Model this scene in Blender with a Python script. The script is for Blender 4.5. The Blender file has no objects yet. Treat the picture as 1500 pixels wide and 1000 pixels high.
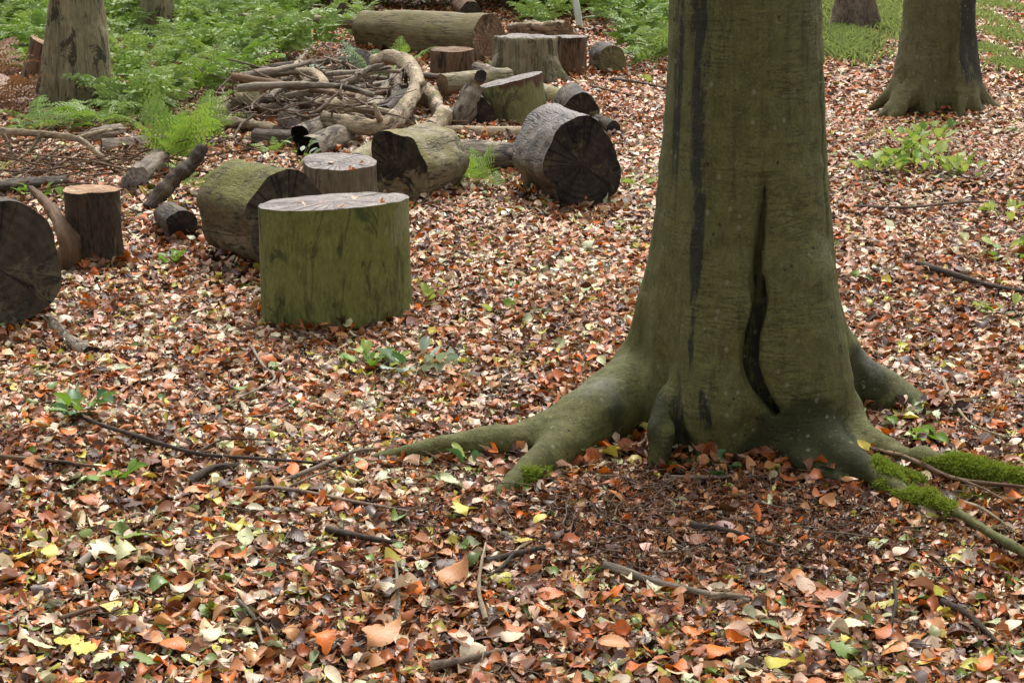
import bpy, math, random
import numpy as np
from mathutils import Vector, Matrix, Euler

random.seed(7)
rng = np.random.default_rng(11)
SC = bpy.context.scene
COL = SC.collection
R = math.radians

# ------------------------------------------------------------------ camera
CAM_H, PITCH, FPX = 1.6, 16.1, 2600.0
cam = bpy.data.cameras.new('camera')
cam.sensor_width = 36.0
cam.lens = 36.0 * FPX / 1500.0
cam.clip_start, cam.clip_end = 0.05, 600
cam_o = bpy.data.objects.new('camera', cam)
cam_o.location = (0, 0, CAM_H)
cam_o.rotation_euler = (R(90 - PITCH), 0, 0)
COL.objects.link(cam_o)
SC.camera = cam_o

# ------------------------------------------------------------------ light
SUN_EL, SUN_AZ = 58.0, 10.0          # soft light from beyond the trees, a little to the right
w = bpy.data.worlds.new('World'); SC.world = w; w.use_nodes = True
nt = w.node_tree; nt.nodes.clear()
sky = nt.nodes.new('ShaderNodeTexSky'); sky.sky_type = 'NISHITA'; sky.sun_disc = False
sky.sun_elevation = R(SUN_EL); sky.sun_rotation = R(SUN_AZ); sky.dust_density = 4.0; sky.ozone_density = 1.0
hs = nt.nodes.new('ShaderNodeHueSaturation'); hs.inputs['Saturation'].default_value = 0.12
bg = nt.nodes.new('ShaderNodeBackground'); bg.inputs['Strength'].default_value = 0.13
wo = nt.nodes.new('ShaderNodeOutputWorld')
nt.links.new(sky.outputs[0], hs.inputs['Color']); nt.links.new(hs.outputs[0], bg.inputs[0]); nt.links.new(bg.outputs[0], wo.inputs[0])
sun = bpy.data.lights.new('sun', 'SUN'); sun.energy = 1.5; sun.angle = R(38); sun.color = (1.0, 0.96, 0.90)
sun_o = bpy.data.objects.new('sun', sun)
sun_o.rotation_euler = (Euler((R(-(90 - SUN_EL)), 0, R(-SUN_AZ)))); sun_o.location = (0, 10, 12)
COL.objects.link(sun_o)
SC.view_settings.view_transform = 'Standard'; SC.view_settings.look = 'None'
SC.view_settings.exposure = 1.22; SC.view_settings.gamma = 1.0
SC.view_settings.use_curve_mapping = False

# ------------------------------------------------------------------ helpers
cp, sp = math.cos(R(PITCH)), math.sin(R(PITCH))
def ray(px, py):
    a, b = (px - 750) / FPX, (500 - py) / FPX
    return np.array([a, cp + b * sp, -sp + b * cp])
def PH(px, py, h=0.0):
    """surveyed point on the level h above the ground"""
    d = ray(px, py); t = (h - CAM_H) / d[2]
    return np.array([d[0] * t, d[1] * t, h])
def PY(px, py, Y):
    d = ray(px, py); t = Y / d[1]
    return np.array([d[0] * t, Y, CAM_H + d[2] * t])
def SZ(npx, p):
    """metres for a span of npx at point p"""
    return npx / FPX * (p[1] * cp + (CAM_H - p[2]) * sp)

def _h(ix, iy, iz, s):
    n = (ix * 374761393 + iy * 668265263 + iz * 2147483647 + s * 974711) & 0xffffffff
    n = ((n ^ (n >> 13)) * 1274126177) & 0xffffffff
    n = (n ^ (n >> 16)) & 0xffffffff
    return n.astype(np.float64) / 4294967295.0
def vnoise(p, scale=1.0, seed=0, octaves=1):
    p = np.asarray(p, float) * scale
    out = np.zeros(len(p)); amp, tot = 1.0, 0.0
    for o in range(octaves):
        i = np.floor(p).astype(np.int64); f = p - i; f = f * f * (3 - 2 * f)
        def c(a, b, d): return _h(i[:, 0] + a, i[:, 1] + b, i[:, 2] + d, seed + o * 17)
        x0 = c(0,0,0)*(1-f[:,0]) + c(1,0,0)*f[:,0]; x1 = c(0,1,0)*(1-f[:,0]) + c(1,1,0)*f[:,0]
        x2 = c(0,0,1)*(1-f[:,0]) + c(1,0,1)*f[:,0]; x3 = c(0,1,1)*(1-f[:,0]) + c(1,1,1)*f[:,0]
        y0 = x0*(1-f[:,1]) + x1*f[:,1]; y1 = x2*(1-f[:,1]) + x3*f[:,1]
        out += amp * (y0*(1-f[:,2]) + y1*f[:,2]); tot += amp
        amp *= 0.5; p = p * 2.03 + 7.7
    return out / tot * 2 - 1
def sstep(a, b, x):
    t = np.clip((x - a) / (b - a), 0, 1); return t * t * (3 - 2 * t)

TREE = PH(1086, 632)
def gz(x, y):
    x = np.asarray(x, float); y = np.asarray(y, float)
    d2 = ((x - TREE[0]) ** 2 + (y - TREE[1]) ** 2)
    return 0.018 * np.sin(x * 1.7 + 0.4) * np.sin(y * 1.3) + 0.012 * np.sin(x * 3.1 + y * 2.3) + 0.015 * np.exp(-d2 / 0.4)
def on(p, dz=0.0):
    p = np.array(p, float); p[2] = float(gz(p[0], p[1])) + dz; return p

def tag(o, label=None, cat=None, group=None, kind=None):
    if label: o['label'] = label
    if cat: o['category'] = cat
    if group: o['group'] = group
    if kind: o['kind'] = kind
    return o
def empty(name, loc, label, cat, group=None):
    o = bpy.data.objects.new(name, None); o.empty_display_size = 0.1
    o.location = [float(v) for v in loc]; COL.objects.link(o)
    return tag(o, label, cat, group)
def mkmesh(name, verts, faces, mat=None, smooth=True, attrs=None):
    me = bpy.data.meshes.new(name)
    verts = np.asarray(verts, np.float32)
    if isinstance(faces, np.ndarray) and faces.ndim == 2:
        n, k = faces.shape
        me.vertices.add(len(verts)); me.vertices.foreach_set('co', verts.ravel())
        me.loops.add(n * k); me.loops.foreach_set('vertex_index', faces.astype(np.int32).ravel())
        me.polygons.add(n); me.polygons.foreach_set('loop_start', np.arange(0, n * k, k, dtype=np.int32))
        me.update(calc_edges=True)
    else:
        me.from_pydata(verts.tolist(), [], [list(map(int, f)) for f in faces])
        me.update()
    if smooth and len(me.polygons):
        me.polygons.foreach_set('use_smooth', np.ones(len(me.polygons), bool))
    for k, (typ, dat) in (attrs or {}).items():
        a = me.attributes.new(k, typ, 'POINT')
        dat = np.asarray(dat, np.float32)
        a.data.foreach_set({'FLOAT': 'value', 'FLOAT_VECTOR': 'vector', 'FLOAT_COLOR': 'color'}[typ], dat.ravel())
    if mat: me.materials.append(mat)
    return me
def link(name, me, parent=None, loc=(0, 0, 0)):
    o = bpy.data.objects.new(name, me); o.location = [float(v) for v in loc]; COL.objects.link(o)
    if parent: o.parent = parent
    return o
def part(root, name, verts, faces, mat, **kw):
    return link(name, mkmesh(name, np.asarray(verts) - np.array(root.location), faces, mat, **kw), root)

# ------------------------------------------------------------------ materials
class NB:
    def __init__(s, name, rough=0.8, spec=0.3):
        s.m = bpy.data.materials.new(name); s.m.use_nodes = True
        s.t = s.m.node_tree; s.b = s.t.nodes['Principled BSDF']; s.out = s.t.nodes['Material Output']
        s.b.inputs['Roughness'].default_value = rough; s.b.inputs['Specular IOR Level'].default_value = spec
        s.co = s.t.nodes.new('ShaderNodeTexCoord').outputs['Object']
    def n(s, t): return s.t.nodes.new(t)
    def l(s, a, b): s.t.links.new(a, b)
    def put(s, sock, v):
        if hasattr(v, 'is_output'): s.l(v, sock)
        elif isinstance(v, (tuple, list)) and sock.type == 'RGBA': sock.default_value = (*v[:3], 1)
        else: sock.default_value = v
    def attr(s, name):
        a = s.n('ShaderNodeAttribute'); a.attribute_name = name; return a
    def mapping(s, scale, vec=None):
        m = s.n('ShaderNodeMapping'); s.put(m.inputs['Vector'], vec or s.co); m.inputs['Scale'].default_value = scale
        return m.outputs[0]
    def noise(s, scale, detail=4, rough=0.6, vec=None, dist=0.0):
        n = s.n('ShaderNodeTexNoise'); s.put(n.inputs['Vector'], vec or s.co)
        n.inputs['Scale'].default_value = scale; n.inputs['Detail'].default_value = detail
        n.inputs['Roughness'].default_value = rough; n.inputs['Distortion'].default_value = dist
        return n.outputs['Fac']
    def ramp(s, f, stops):
        r = s.n('ShaderNodeValToRGB'); s.l(f, r.inputs[0]); e = r.color_ramp.elements
        while len(e) < len(stops): e.new(0.5)
        for el, (p, c) in zip(e, stops):
            el.position = p; el.color = (*c, 1) if len(c) == 3 else c
        return r.outputs[0]
    def rng(s, f, a, b, c=0.0, d=1.0):
        r = s.n('ShaderNodeMapRange'); s.put(r.inputs[0], f)
        for i, v in enumerate((a, b, c, d)): r.inputs[i + 1].default_value = v
        r.interpolation_type = 'SMOOTHSTEP'
        return r.outputs[0]
    def math(s, op, a, b=0.0):
        m = s.n('ShaderNodeMath'); m.operation = op; s.put(m.inputs[0], a); s.put(m.inputs[1], b); return m.outputs[0]
    def mix(s, f, a, b, mode='MIX'):
        m = s.n('ShaderNodeMix'); m.data_type = 'RGBA'; m.blend_type = mode
        s.put(m.inputs[0], f); s.put(m.inputs[6], a); s.put(m.inputs[7], b); return m.outputs[2]
    def bump(s, h, strength=0.5, dist=0.01, nrm=None):
        b = s.n('ShaderNodeBump'); s.l(h, b.inputs['Height']); b.inputs['Strength'].default_value = strength
        b.inputs['Distance'].default_value = dist
        if nrm: s.l(nrm, b.inputs['Normal'])
        return b.outputs[0]
    def up(s):
        g = s.n('ShaderNodeNewGeometry'); x = s.n('ShaderNodeSeparateXYZ'); s.l(g.outputs['Normal'], x.inputs[0]); return x.outputs[2]
    def translucent(s, col, f=0.3):
        t = s.n('ShaderNodeBsdfTranslucent'); s.put(t.inputs[0], col)
        m = s.n('ShaderNodeMixShader'); m.inputs[0].default_value = f
        s.l(s.b.outputs[0], m.inputs[1]); s.l(t.outputs[0], m.inputs[2]); s.l(m.outputs[0], s.out.inputs[0])

def bark_mat(name, c1, c2, moss=None, moss_amt=0.0, stretch=(1, 1, 0.25), scale=14, rough=0.75, bump=0.5, spec=0.15, spots=None, crack=0.5, peel=None, peel_amt=0.5, crack_scale=9):
    """weathered bark; 'bk' runs round and along the timber"""
    b = NB(name, rough, spec)
    bk = b.attr('bk').outputs['Vector']
    v = b.mapping(stretch, bk)
    n1 = b.noise(scale, 7, 0.68, v); n2 = b.noise(4.2, 6, 0.68, bk, 0.4); n3 = b.noise(85, 4, 0.65, v); n4 = b.noise(9, 6, 0.75, b.mapping((1, 1, .45), bk), 0.8)
    c = b.ramp(n1, [(0.34, c2), (0.6, c1)])
    c = b.mix(b.rng(n2, 0.44, 0.62, 0, .85), c, tuple(x * 0.5 for x in c1))
    h = b.math('ADD', b.math('MULTIPLY', n1, 0.7), b.math('MULTIPLY', n3, 0.45))
    if peel:
        pm = b.rng(b.noise(5.5, 6, 0.62, b.mapping((1, 1, .55), bk), 0.5), .70 - .3 * peel_amt, .72 - .3 * peel_amt)
        c = b.mix(pm, c, b.mix(n3, tuple(x * .6 for x in peel), tuple(min(1, x * 1.25) for x in peel)))
        h = b.math('SUBTRACT', h, b.math('MULTIPLY', pm, .6))
    c = b.mix(b.rng(n3, 0.35, 0.75, 0, 0.55), c, tuple(min(1, x * 1.6) for x in c1))
    if spots:
        c = b.mix(b.rng(n4, 0.53, 0.61, 0, 0.92), c, spots)
    ce = b.math('ABSOLUTE', b.math('SUBTRACT', b.noise(crack_scale, 4, .6, b.mapping((1, 1, .12), bk)), .5))
    ck = b.math('MULTIPLY', b.rng(ce, .004, .022, 1, 0), b.rng(b.noise(3.5, 3, .6, bk), .46, .58))
    c = b.mix(b.math('MULTIPLY', ck, crack), c, (.008, .006, .005))
    h = b.math('SUBTRACT', h, b.math('MULTIPLY', ck, .8 * crack))
    if moss:
        f = b.math('MULTIPLY', b.rng(b.up(), -0.3, 0.75), b.rng(b.math('ADD', b.noise(6, 6, 0.72), b.math('MULTIPLY', n3, .12)), 0.62 - 0.3 * moss_amt, 0.74 - 0.25 * moss_amt))
        mc = b.mix(b.noise(75, 5, .7), tuple(x * 0.45 for x in moss), tuple(x * 1.35 for x in moss))
        c = b.mix(f, c, mc)
        h = b.math('ADD', h, b.math('MULTIPLY', f, b.noise(75, 5, .7)))
    st = b.attr('stain_shade').outputs['Fac']; ru = b.attr('rust').outputs['Fac']
    c = b.mix(b.rng(b.math('MULTIPLY', ru, b.rng(n1, .3, .6, .6, 1.2)), .35, .6), c, b.mix(n3, (.035, .02, .012), (.13, .07, .038)))
    c = b.mix(b.math('MULTIPLY', b.rng(b.math('MULTIPLY', st, b.rng(n4, .3, .65, .55, 1.3)), .3, .65), .9), c, (.018, .02, .01))
    b.l(c, b.b.inputs['Base Color'])
    b.l(b.bump(h, bump, 0.016), b.b.inputs['Normal'])
    return b.m

def end_mat(name, c1, c2, crack=(0.012, 0.01, 0.008), rings=60, dark=0.3, rough=0.75, spots=None, spec=0.15, crk=0.6, low=0.0):
    """sawn end: growth rings, radial checks, rot"""
    b = NB(name, rough, spec)
    pc = b.attr('pc').outputs['Vector']
    ln = b.n('ShaderNodeVectorMath'); ln.operation = 'LENGTH'; b.l(pc, ln.inputs[0])
    rad = ln.outputs['Value']
    wob = b.math('ADD', rad, b.math('MULTIPLY', b.noise(9, 3, 0.5, pc), 0.05))
    ring = b.math('SINE', b.math('MULTIPLY', wob, rings * 6.28))
    n1 = b.noise(11, 6, 0.7, pc)
    c = b.ramp(n1, [(0.36, c2), (0.64, c1)])
    c = b.mix(b.rng(ring, -1, 1, 0.0, 0.28), c, tuple(x * 0.45 for x in c1))
    nm = b.n('ShaderNodeVectorMath'); nm.operation = 'NORMALIZE'; b.l(pc, nm.inputs[0])
    rd = b.noise(5.5, 5, 0.75, nm.outputs[0]); rd2 = b.noise(2.5, 4, 0.7, pc)
    ck = b.math('MULTIPLY', b.rng(rd, 0.55, 0.63), b.rng(rd2, 0.36, 0.56))
    c = b.mix(b.math('MULTIPLY', ck, crk), c, crack)
    c = b.mix(b.rng(b.noise(5, 6, 0.7, pc, 0.5), 0.62 - 0.3 * dark, 0.74 - 0.25 * dark), c, crack)
    if spots:
        sn = b.noise(9, 6, 0.72, pc, 0.8)
        if low: sn = b.math('SUBTRACT', sn, b.math('MULTIPLY', b.attr('lo').outputs['Fac'], low))
        c = b.mix(b.rng(sn, 0.56, 0.63, 0, 0.9), c, b.mix(n1, tuple(x * .7 for x in spots), tuple(x * 1.2 for x in spots)))
    b.l(c, b.b.inputs['Base Color'])
    h = b.math('SUBTRACT', b.math('ADD', b.math('MULTIPLY', ring, 0.12), b.noise(45, 5, 0.7, pc)), ck)
    b.l(b.bump(h, 0.9, 0.016), b.b.inputs['Normal'])
    return b.m

M = {}
# beech bark with stains, algae and moss per vertex, cleft and hollow shade painted in
def beech_mat(name, base, light, dark):
    b = NB(name, 0.68, 0.12)
    st = b.attr('stain_shade').outputs['Fac']; al = b.attr('algae_shade').outputs['Fac']; pale = b.attr('pale').outputs['Fac']
    n1 = b.noise(5, 7, 0.7); n2 = b.noise(34, 6, 0.75, b.mapping((1, 1, 0.6))); n3 = b.noise(11, 5, 0.75, b.mapping((0.6, 0.6, 6)), .5)
    nv = b.noise(30, 6, 0.75, b.mapping((1, 1, 0.07))); nf = b.noise(150, 4, .7)
    c = b.ramp(n1, [(0.34, tuple(x * 0.75 for x in base)), (0.66, light)])
    c = b.mix(b.rng(n2, 0.35, 0.7, 0, 0.5), c, tuple(x * 1.35 for x in light))
    c = b.mix(b.rng(nv, 0.5, 0.68, 0, 0.6), c, tuple(x * 0.48 for x in base))
    c = b.mix(b.rng(nf, .55, .7, 0, .5), c, tuple(x * 1.7 for x in light))
    c = b.mix(b.rng(nf, .46, .34, 0, .5), c, tuple(x * .45 for x in base))
    n3e = b.math('ABSOLUTE', b.math('SUBTRACT', n3, .5)); wr = b.math('MULTIPLY', b.rng(n3e, .003, .016, 1, 0), b.rng(n1, .45, .6))
    c = b.mix(b.math('MULTIPLY', wr, .2), c, tuple(x * 0.4 for x in base))
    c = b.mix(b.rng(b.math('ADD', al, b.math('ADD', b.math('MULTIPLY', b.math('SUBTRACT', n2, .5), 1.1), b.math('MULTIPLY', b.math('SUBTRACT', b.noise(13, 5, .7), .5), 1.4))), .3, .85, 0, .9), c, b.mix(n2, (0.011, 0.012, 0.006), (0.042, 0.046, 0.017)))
    c = b.mix(b.math('MULTIPLY', pale, b.rng(n2, 0.35, 0.6, 0.3, 1)), c, b.mix(n3, (0.10, 0.10, 0.08), (0.24, 0.24, 0.20)))
    sm = b.math('MULTIPLY', st, b.rng(b.math('ADD', b.math('ADD', b.math('MULTIPLY', nv, .8), b.math('MULTIPLY', n2, 0.6)), b.math('MULTIPLY', nf, .25)), 0.66, 1.0, 0.25, 1.5))
    c = b.mix(b.rng(sm, 0.25, 0.85, 0, .93), c, b.mix(nf, (0.007, 0.007, 0.006), (0.045, 0.045, 0.036)))
    b.l(c, b.b.inputs['Base Color'])
    nm = b.noise(62, 5, .75); c = b.mix(b.rng(nm, .56, .66, 0, .55), c, tuple(x * .5 for x in base)); c = b.mix(b.rng(nm, .40, .33, 0, .5), c, (.15, .145, .085)); b.l(c, b.b.inputs['Base Color'])
    vo = b.n('ShaderNodeTexVoronoi'); b.l(b.mapping((1, 1, .8)), vo.inputs['Vector']); vo.inputs['Scale'].default_value = 38
    sx = b.n('ShaderNodeSeparateXYZ'); b.l(vo.outputs['Color'], sx.inputs[0])
    dd = b.math('ADD', vo.outputs['Distance'], b.math('MULTIPLY', b.math('SUBTRACT', nf, .5), .35))
    lich = b.math('MULTIPLY', b.rng(dd, .26, .16, 0, 1), b.rng(sx.outputs[0], .80, .82)); pit = b.math('MULTIPLY', b.rng(dd, .2, .12, 0, 1), b.rng(sx.outputs[1], .84, .86))
    c = b.mix(b.math('MULTIPLY', lich, .6), c, (.19, .19, .125)); c = b.mix(b.math('MULTIPLY', pit, .8), c, (.018, .016, .009)); b.l(c, b.b.inputs['Base Color'])
    h = b.math('SUBTRACT', b.math('ADD', b.math('MULTIPLY', n2, 0.5), b.math('MULTIPLY', nv, 0.35)), b.math('MULTIPLY', wr, .12))
    h = b.math('ADD', h, b.math('MULTIPLY', nf, 0.22))
    b.l(b.bump(h, 1.0, 0.011), b.b.inputs['Normal'])
    return b.m
M['beech'] = beech_mat('beech_bark', (0.082, 0.082, 0.029), (0.108, 0.107, 0.038), None)
M['beech_r'] = beech_mat('beech_bark_pale', (0.075, 0.071, 0.026), (0.112, 0.104, 0.044), None)
M['bark_grey'] = bark_mat('grey_bark', (0.21, 0.18, 0.10), (0.05, 0.043, 0.027), stretch=(1, 1, 0.10), scale=15, spots=(0.035, 0.03, 0.02), bump=0.9, crack=.6)
M['bark_rough'] = bark_mat('rough_bark', (0.16, 0.12, 0.085), (0.03, 0.023, 0.018), stretch=(1, 1, 0.45), scale=20, bump=1.0)
M['green_log'] = bark_mat('green_algae_bark', (0.122, 0.128, 0.038), (0.074, 0.082, 0.021), stretch=(1, 1, 0.45), scale=7, spots=(0.045, 0.055, 0.016), bump=0.5, crack=.35, crack_scale=5, peel=(.155, .15, .075), peel_amt=.33)
M['moss_log'] = bark_mat('mossy_bark', (0.105, 0.083, 0.045), (0.035, 0.029, 0.018), (0.165, 0.165, 0.05), 0.5, stretch=(1, 1, 0.4), scale=9, spots=(0.016, 0.017, 0.010), bump=.9, peel=(.15, .11, .075), peel_amt=.45)
M['moss_log2'] = bark_mat('pale_mossy_bark', (0.25, 0.215, 0.135), (0.10, 0.085, 0.05), (0.23, 0.205, 0.08), 0.35, stretch=(1, 1, .4), scale=8, spots=(0.05, 0.042, 0.026), bump=.8)
M['pale'] = bark_mat('pale_dead_wood', (0.31, 0.245, 0.16), (0.16, 0.12, 0.078), (0.2, 0.18, 0.07), 0.05, stretch=(1, 1, .35), scale=14, spots=(0.08, 0.058, 0.036), bump=0.9, peel=(.40, .32, .225), peel_amt=.42)
M['grey'] = bark_mat('grey_dead_wood', (0.22, 0.18, 0.135), (0.075, 0.058, 0.043), stretch=(1, 1, .2), scale=13, spots=(0.035, 0.027, 0.02), bump=0.9, peel=(.30, .25, .19), peel_amt=.35)
M['brown'] = bark_mat('brown_wood', (0.15, 0.092, 0.053), (0.045, 0.03, 0.02), stretch=(1, 1, 0.15), scale=14, spots=(0.025, 0.018, 0.012), bump=0.9, peel=(.2, .13, .08), peel_amt=.3)
M['greyside'] = bark_mat('grey_brown_bark', (0.13, 0.105, 0.07), (0.06, 0.047, 0.03), stretch=(1, 1, 0.15), scale=12, spots=(0.03, 0.024, 0.014), bump=0.7)
M['darkb'] = bark_mat('dark_wet_bark', (0.055, 0.040, 0.027), (0.014, 0.011, 0.008), (0.07, 0.075, 0.03), 0.1, stretch=(1, 1, 0.4), scale=14, rough=0.55, spots=(0.12, 0.095, 0.06), bump=1.0)
M['wetb'] = bark_mat('wet_peeling_bark', (0.10, 0.07, 0.045), (0.022, 0.016, 0.012), stretch=(1, 1, .5), scale=12, rough=0.38, spec=0.45, spots=(0.015, 0.011, 0.008), bump=1.0, peel=(.17, .122, .078), peel_amt=.38)
M['trunk_log'] = bark_mat('fallen_trunk_bark', (0.17, 0.14, 0.075), (0.10, 0.083, 0.045), (0.15, 0.13, 0.05), 0.25, stretch=(1, 1, .12), scale=8, bump=0.4)
M['stump'] = bark_mat('stump_bark', (0.185, 0.155, 0.095), (0.085, 0.07, 0.042), (0.11, 0.11, 0.04), .05, stretch=(1, 1, 0.10), scale=9, spots=(0.045, 0.038, 0.022), bump=0.7, crack=.5)
M['stump_green'] = bark_mat('greenish_stump_bark', (0.155, 0.15, 0.062), (0.09, 0.09, 0.033), stretch=(1, 1, 0.2), scale=9, spots=(0.06, 0.058, 0.024), bump=0.6)
M['stick'] = bark_mat('stick_bark', (0.17, 0.125, 0.09), (0.05, 0.036, 0.026), stretch=(1, 1, 1), scale=25, bump=0.6)
M['stick_dark'] = bark_mat('dark_stick_bark', (0.06, 0.045, 0.034), (0.02, 0.015, 0.012), stretch=(1, 1, 1), scale=25, bump=0.6)
M['end_grey'] = end_mat('weathered_cut', (0.36, 0.32, 0.29), (0.17, 0.145, 0.13), rings=45, dark=0.15)
M['end_black'] = end_mat('rotted_black_cut', (0.060, 0.048, 0.037), (0.011, 0.009, 0.008), crack=(0.004, 0.003, 0.003), rings=35, dark=0.25, spots=(0.075, 0.068, 0.036), rough=0.8, spec=0.15)
M['end_patch'] = end_mat('patchy_rotted_cut', (0.07, 0.055, 0.036), (0.014, 0.011, 0.009), crack=(0.006, 0.005, 0.004), rings=35, dark=0.2, spots=(0.19, 0.15, 0.08), rough=0.85, spec=0.1, low=.27)
M['end_saw'] = end_mat('dark_sawn_cut', (0.088, 0.074, 0.05), (0.024, 0.02, 0.015), crack=(0.010, 0.008, 0.007), rings=30, dark=0.2, spots=(0.12, 0.11, 0.065), spec=0.15, crk=.9, low=.07)
M['end_brown'] = end_mat('brown_cut', (0.27, 0.17, 0.095), (0.09, 0.055, 0.032), rings=30, dark=0.25, spots=(0.32, 0.23, 0.14))
M['end_orange'] = end_mat('fresh_cut', (0.48, 0.30, 0.18), (0.28, 0.16, 0.09), rings=40, dark=0.0, spots=(0.55, 0.42, 0.28), crk=0.4)
M['end_green'] = end_mat('green_cut', (0.20, 0.18, 0.085), (0.12, 0.11, 0.05), rings=30, dark=0.0, crk=0.3)
M['hollow'] = end_mat('hollow_shade', (0.012, 0.010, 0.009), (0.006, 0.005, 0.005), rings=10, dark=0.3, rough=0.95, spec=0.05)  # near-black face: the dark inside of a hollow end painted as colour

def soil():
    b = NB('woodland_soil', 0.9, 0.15)
    n1 = b.noise(1.3, 5); n2 = b.noise(38, 6, 0.7); n3 = b.noise(130, 4, 0.7)
    c = b.ramp(n2, [(0.32, (0.010, 0.006, 0.0045)), (0.5, (0.034, 0.019, 0.013)), (0.68, (0.11, 0.058, 0.036))])
    c = b.mix(b.rng(n3, 0.5, 0.7, 0, 0.5), c, (0.22, 0.13, 0.09))
    c = b.mix(b.rng(n1, 0.45, 0.7, 0, 0.4), c, (0.09, 0.045, 0.03))
    b.l(c, b.b.inputs['Base Color']); b.l(b.bump(n2, 0.8, 0.03), b.b.inputs['Normal'])
    return b.m
M['soil'] = soil()
def leaf_litter_mat(name, use_obj):
    b = NB(name, 0.42, 0.5)
    if use_obj: base = b.n('ShaderNodeObjectInfo').outputs['Color']
    else: base = b.attr('Col').outputs['Color']
    n1 = b.noise(70, 3, 0.6); n2 = b.noise(260, 2, 0.6)
    c = b.mix(b.rng(n1, 0.4, 0.7, 0, 0.55), base, b.mix(1.0, base, (0.5, 0.36, 0.28), 'MULTIPLY'))
    c = b.mix(b.rng(n2, 0.62, 0.72, 0, 0.35), c, b.mix(1.0, base, (0.3, 0.22, 0.18), 'MULTIPLY'))
    if use_obj:
        lf = b.attr('lf').outputs['Vector']; s = b.n('ShaderNodeSeparateXYZ'); b.l(lf, s.inputs[0])
        ax = b.math('ABSOLUTE', s.outputs[0])
        mid = b.rng(ax, 0.02, 0.09, 1, 0)
        ve = b.math('SINE', b.math('MULTIPLY', b.math('SUBTRACT', s.outputs[1], b.math('MULTIPLY', ax, 0.22)), 62.0))
        vein = b.math('MAXIMUM', mid, b.rng(ve, 0.75, 1.0, 0, 0.6))
        c = b.mix(b.math('MULTIPLY', vein, 0.45), c, b.mix(1.0, base, (1.35, 1.3, 1.25), 'MULTIPLY'))
        b.l(b.bump(vein, 0.35, 0.002), b.b.inputs['Normal'])
    b.l(c, b.b.inputs['Base Color'])
    b.l(b.rng(n1, 0.3, 0.7, 0.28, 0.62), b.b.inputs['Roughness'])
    b.translucent(c, 0.15)
    return b.m
M['litter'] = leaf_litter_mat('fallen_leaf_litter', False)
M['leaf'] = leaf_litter_mat('fallen_leaf', True)
def green_mat(name, c1, c2, tr=0.35, rough=0.5, scale=9):
    b = NB(name, rough, 0.35)
    r = b.n('ShaderNodeObjectInfo').outputs['Random']
    n = b.noise(scale, 4)
    f = b.math('ADD', b.math('MULTIPLY', r, 0.55), b.math('MULTIPLY', n, 0.5))
    c = b.mix(f, c1, c2); b.l(c, b.b.inputs['Base Color']); b.translucent(b.mix(1.0, c, (1.1, 1.12, 0.75), 'MULTIPLY'), tr)
    return b.m
M['fern'] = green_mat('bracken_green', (0.115, 0.205, 0.04), (0.28, 0.37, 0.115), .36)
M['fern_b'] = green_mat('bracken_bright', (0.13, 0.24, 0.03), (0.26, 0.37, 0.075), .36)
M['fern_blue'] = green_mat('bracken_blue_green', (0.15, 0.25, 0.14), (0.30, 0.39, 0.25))
M['fern_dead'] = green_mat('bracken_dead', (0.17, 0.085, 0.045), (0.30, 0.16, 0.09), 0.2)
M['stem'] = green_mat('fern_stem', (0.12, 0.14, 0.05), (0.2, 0.17, 0.08), 0.0)
M['plant'] = green_mat('plant_green', (0.10, 0.20, 0.025), (0.20, 0.32, 0.05))
M['plant_y'] = green_mat('plant_yellow_green', (0.22, 0.31, 0.05), (0.38, 0.44, 0.13))
M['plant_d'] = green_mat('plant_dark_green', (0.04, 0.11, 0.03), (0.08, 0.17, 0.05), 0.2, 0.35)
M['plant_g'] = green_mat('plant_grey_green', (0.22, 0.30, 0.22), (0.35, 0.42, 0.33), 0.2, 0.4)
M['moss'] = green_mat('moss_tufts', (0.12, 0.17, 0.015), (0.26, 0.32, 0.04), 0.35, 0.85, 30)
M['grass'] = green_mat('grass_blades', (0.21, 0.29, 0.09), (0.38, 0.44, 0.19), 0.4, 0.5, 3)
def husk_mat():
    b = NB('beech_husk', .8, .15); c = b.ramp(b.noise(55, 3), [(.35, (.05, .024, .013)), (.65, (.24, .12, .06))]); b.l(c, b.b.inputs['Base Color']); return b.m
M['husk'] = husk_mat()
def post_mat():
    b = NB('white_plastic', 0.45, 0.4)
    c = b.mix(b.rng(b.noise(20, 4), 0.5, 0.75, 0, 0.6), (0.66, 0.72, 0.66), (0.40, 0.46, 0.36)); b.l(c, b.b.inputs['Base Color']); return b.m
M['post'] = post_mat()

# ------------------------------------------------------------------ ground
def axis(a, b, step, lo, hi):
    mid = np.arange(a, b + 1e-6, step); out = [mid]
    up, s, v = [], step, b
    while v < hi: s *= 1.35; v += s; up.append(v)
    dn, s, v = [], step, a
    while v > lo: s *= 1.35; v -= s; dn.append(v)
    return np.concatenate([np.array(dn[::-1]), mid, np.array(up)])
gx = axis(-3.6, 3.6, 0.045, -160, 160); gy = axis(2.2, 12.0, 0.045, -60, 260)
X, Y = np.meshgrid(gx, gy)
Pg = np.stack([X.ravel(), Y.ravel(), np.zeros(X.size)], 1)
Pg[:, 2] = gz(Pg[:, 0], Pg[:, 1]) + 0.010 * vnoise(Pg, 9, 3, 2) - 0.008
nx, ny = len(gx), len(gy)
ii = (np.arange(ny - 1)[:, None] * nx + np.arange(nx - 1)[None]).ravel()
ground = link('ground', mkmesh('ground', Pg, np.stack([ii, ii + 1, ii + nx + 1, ii + nx], 1), M['soil']))
tag(ground, kind='structure')

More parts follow.
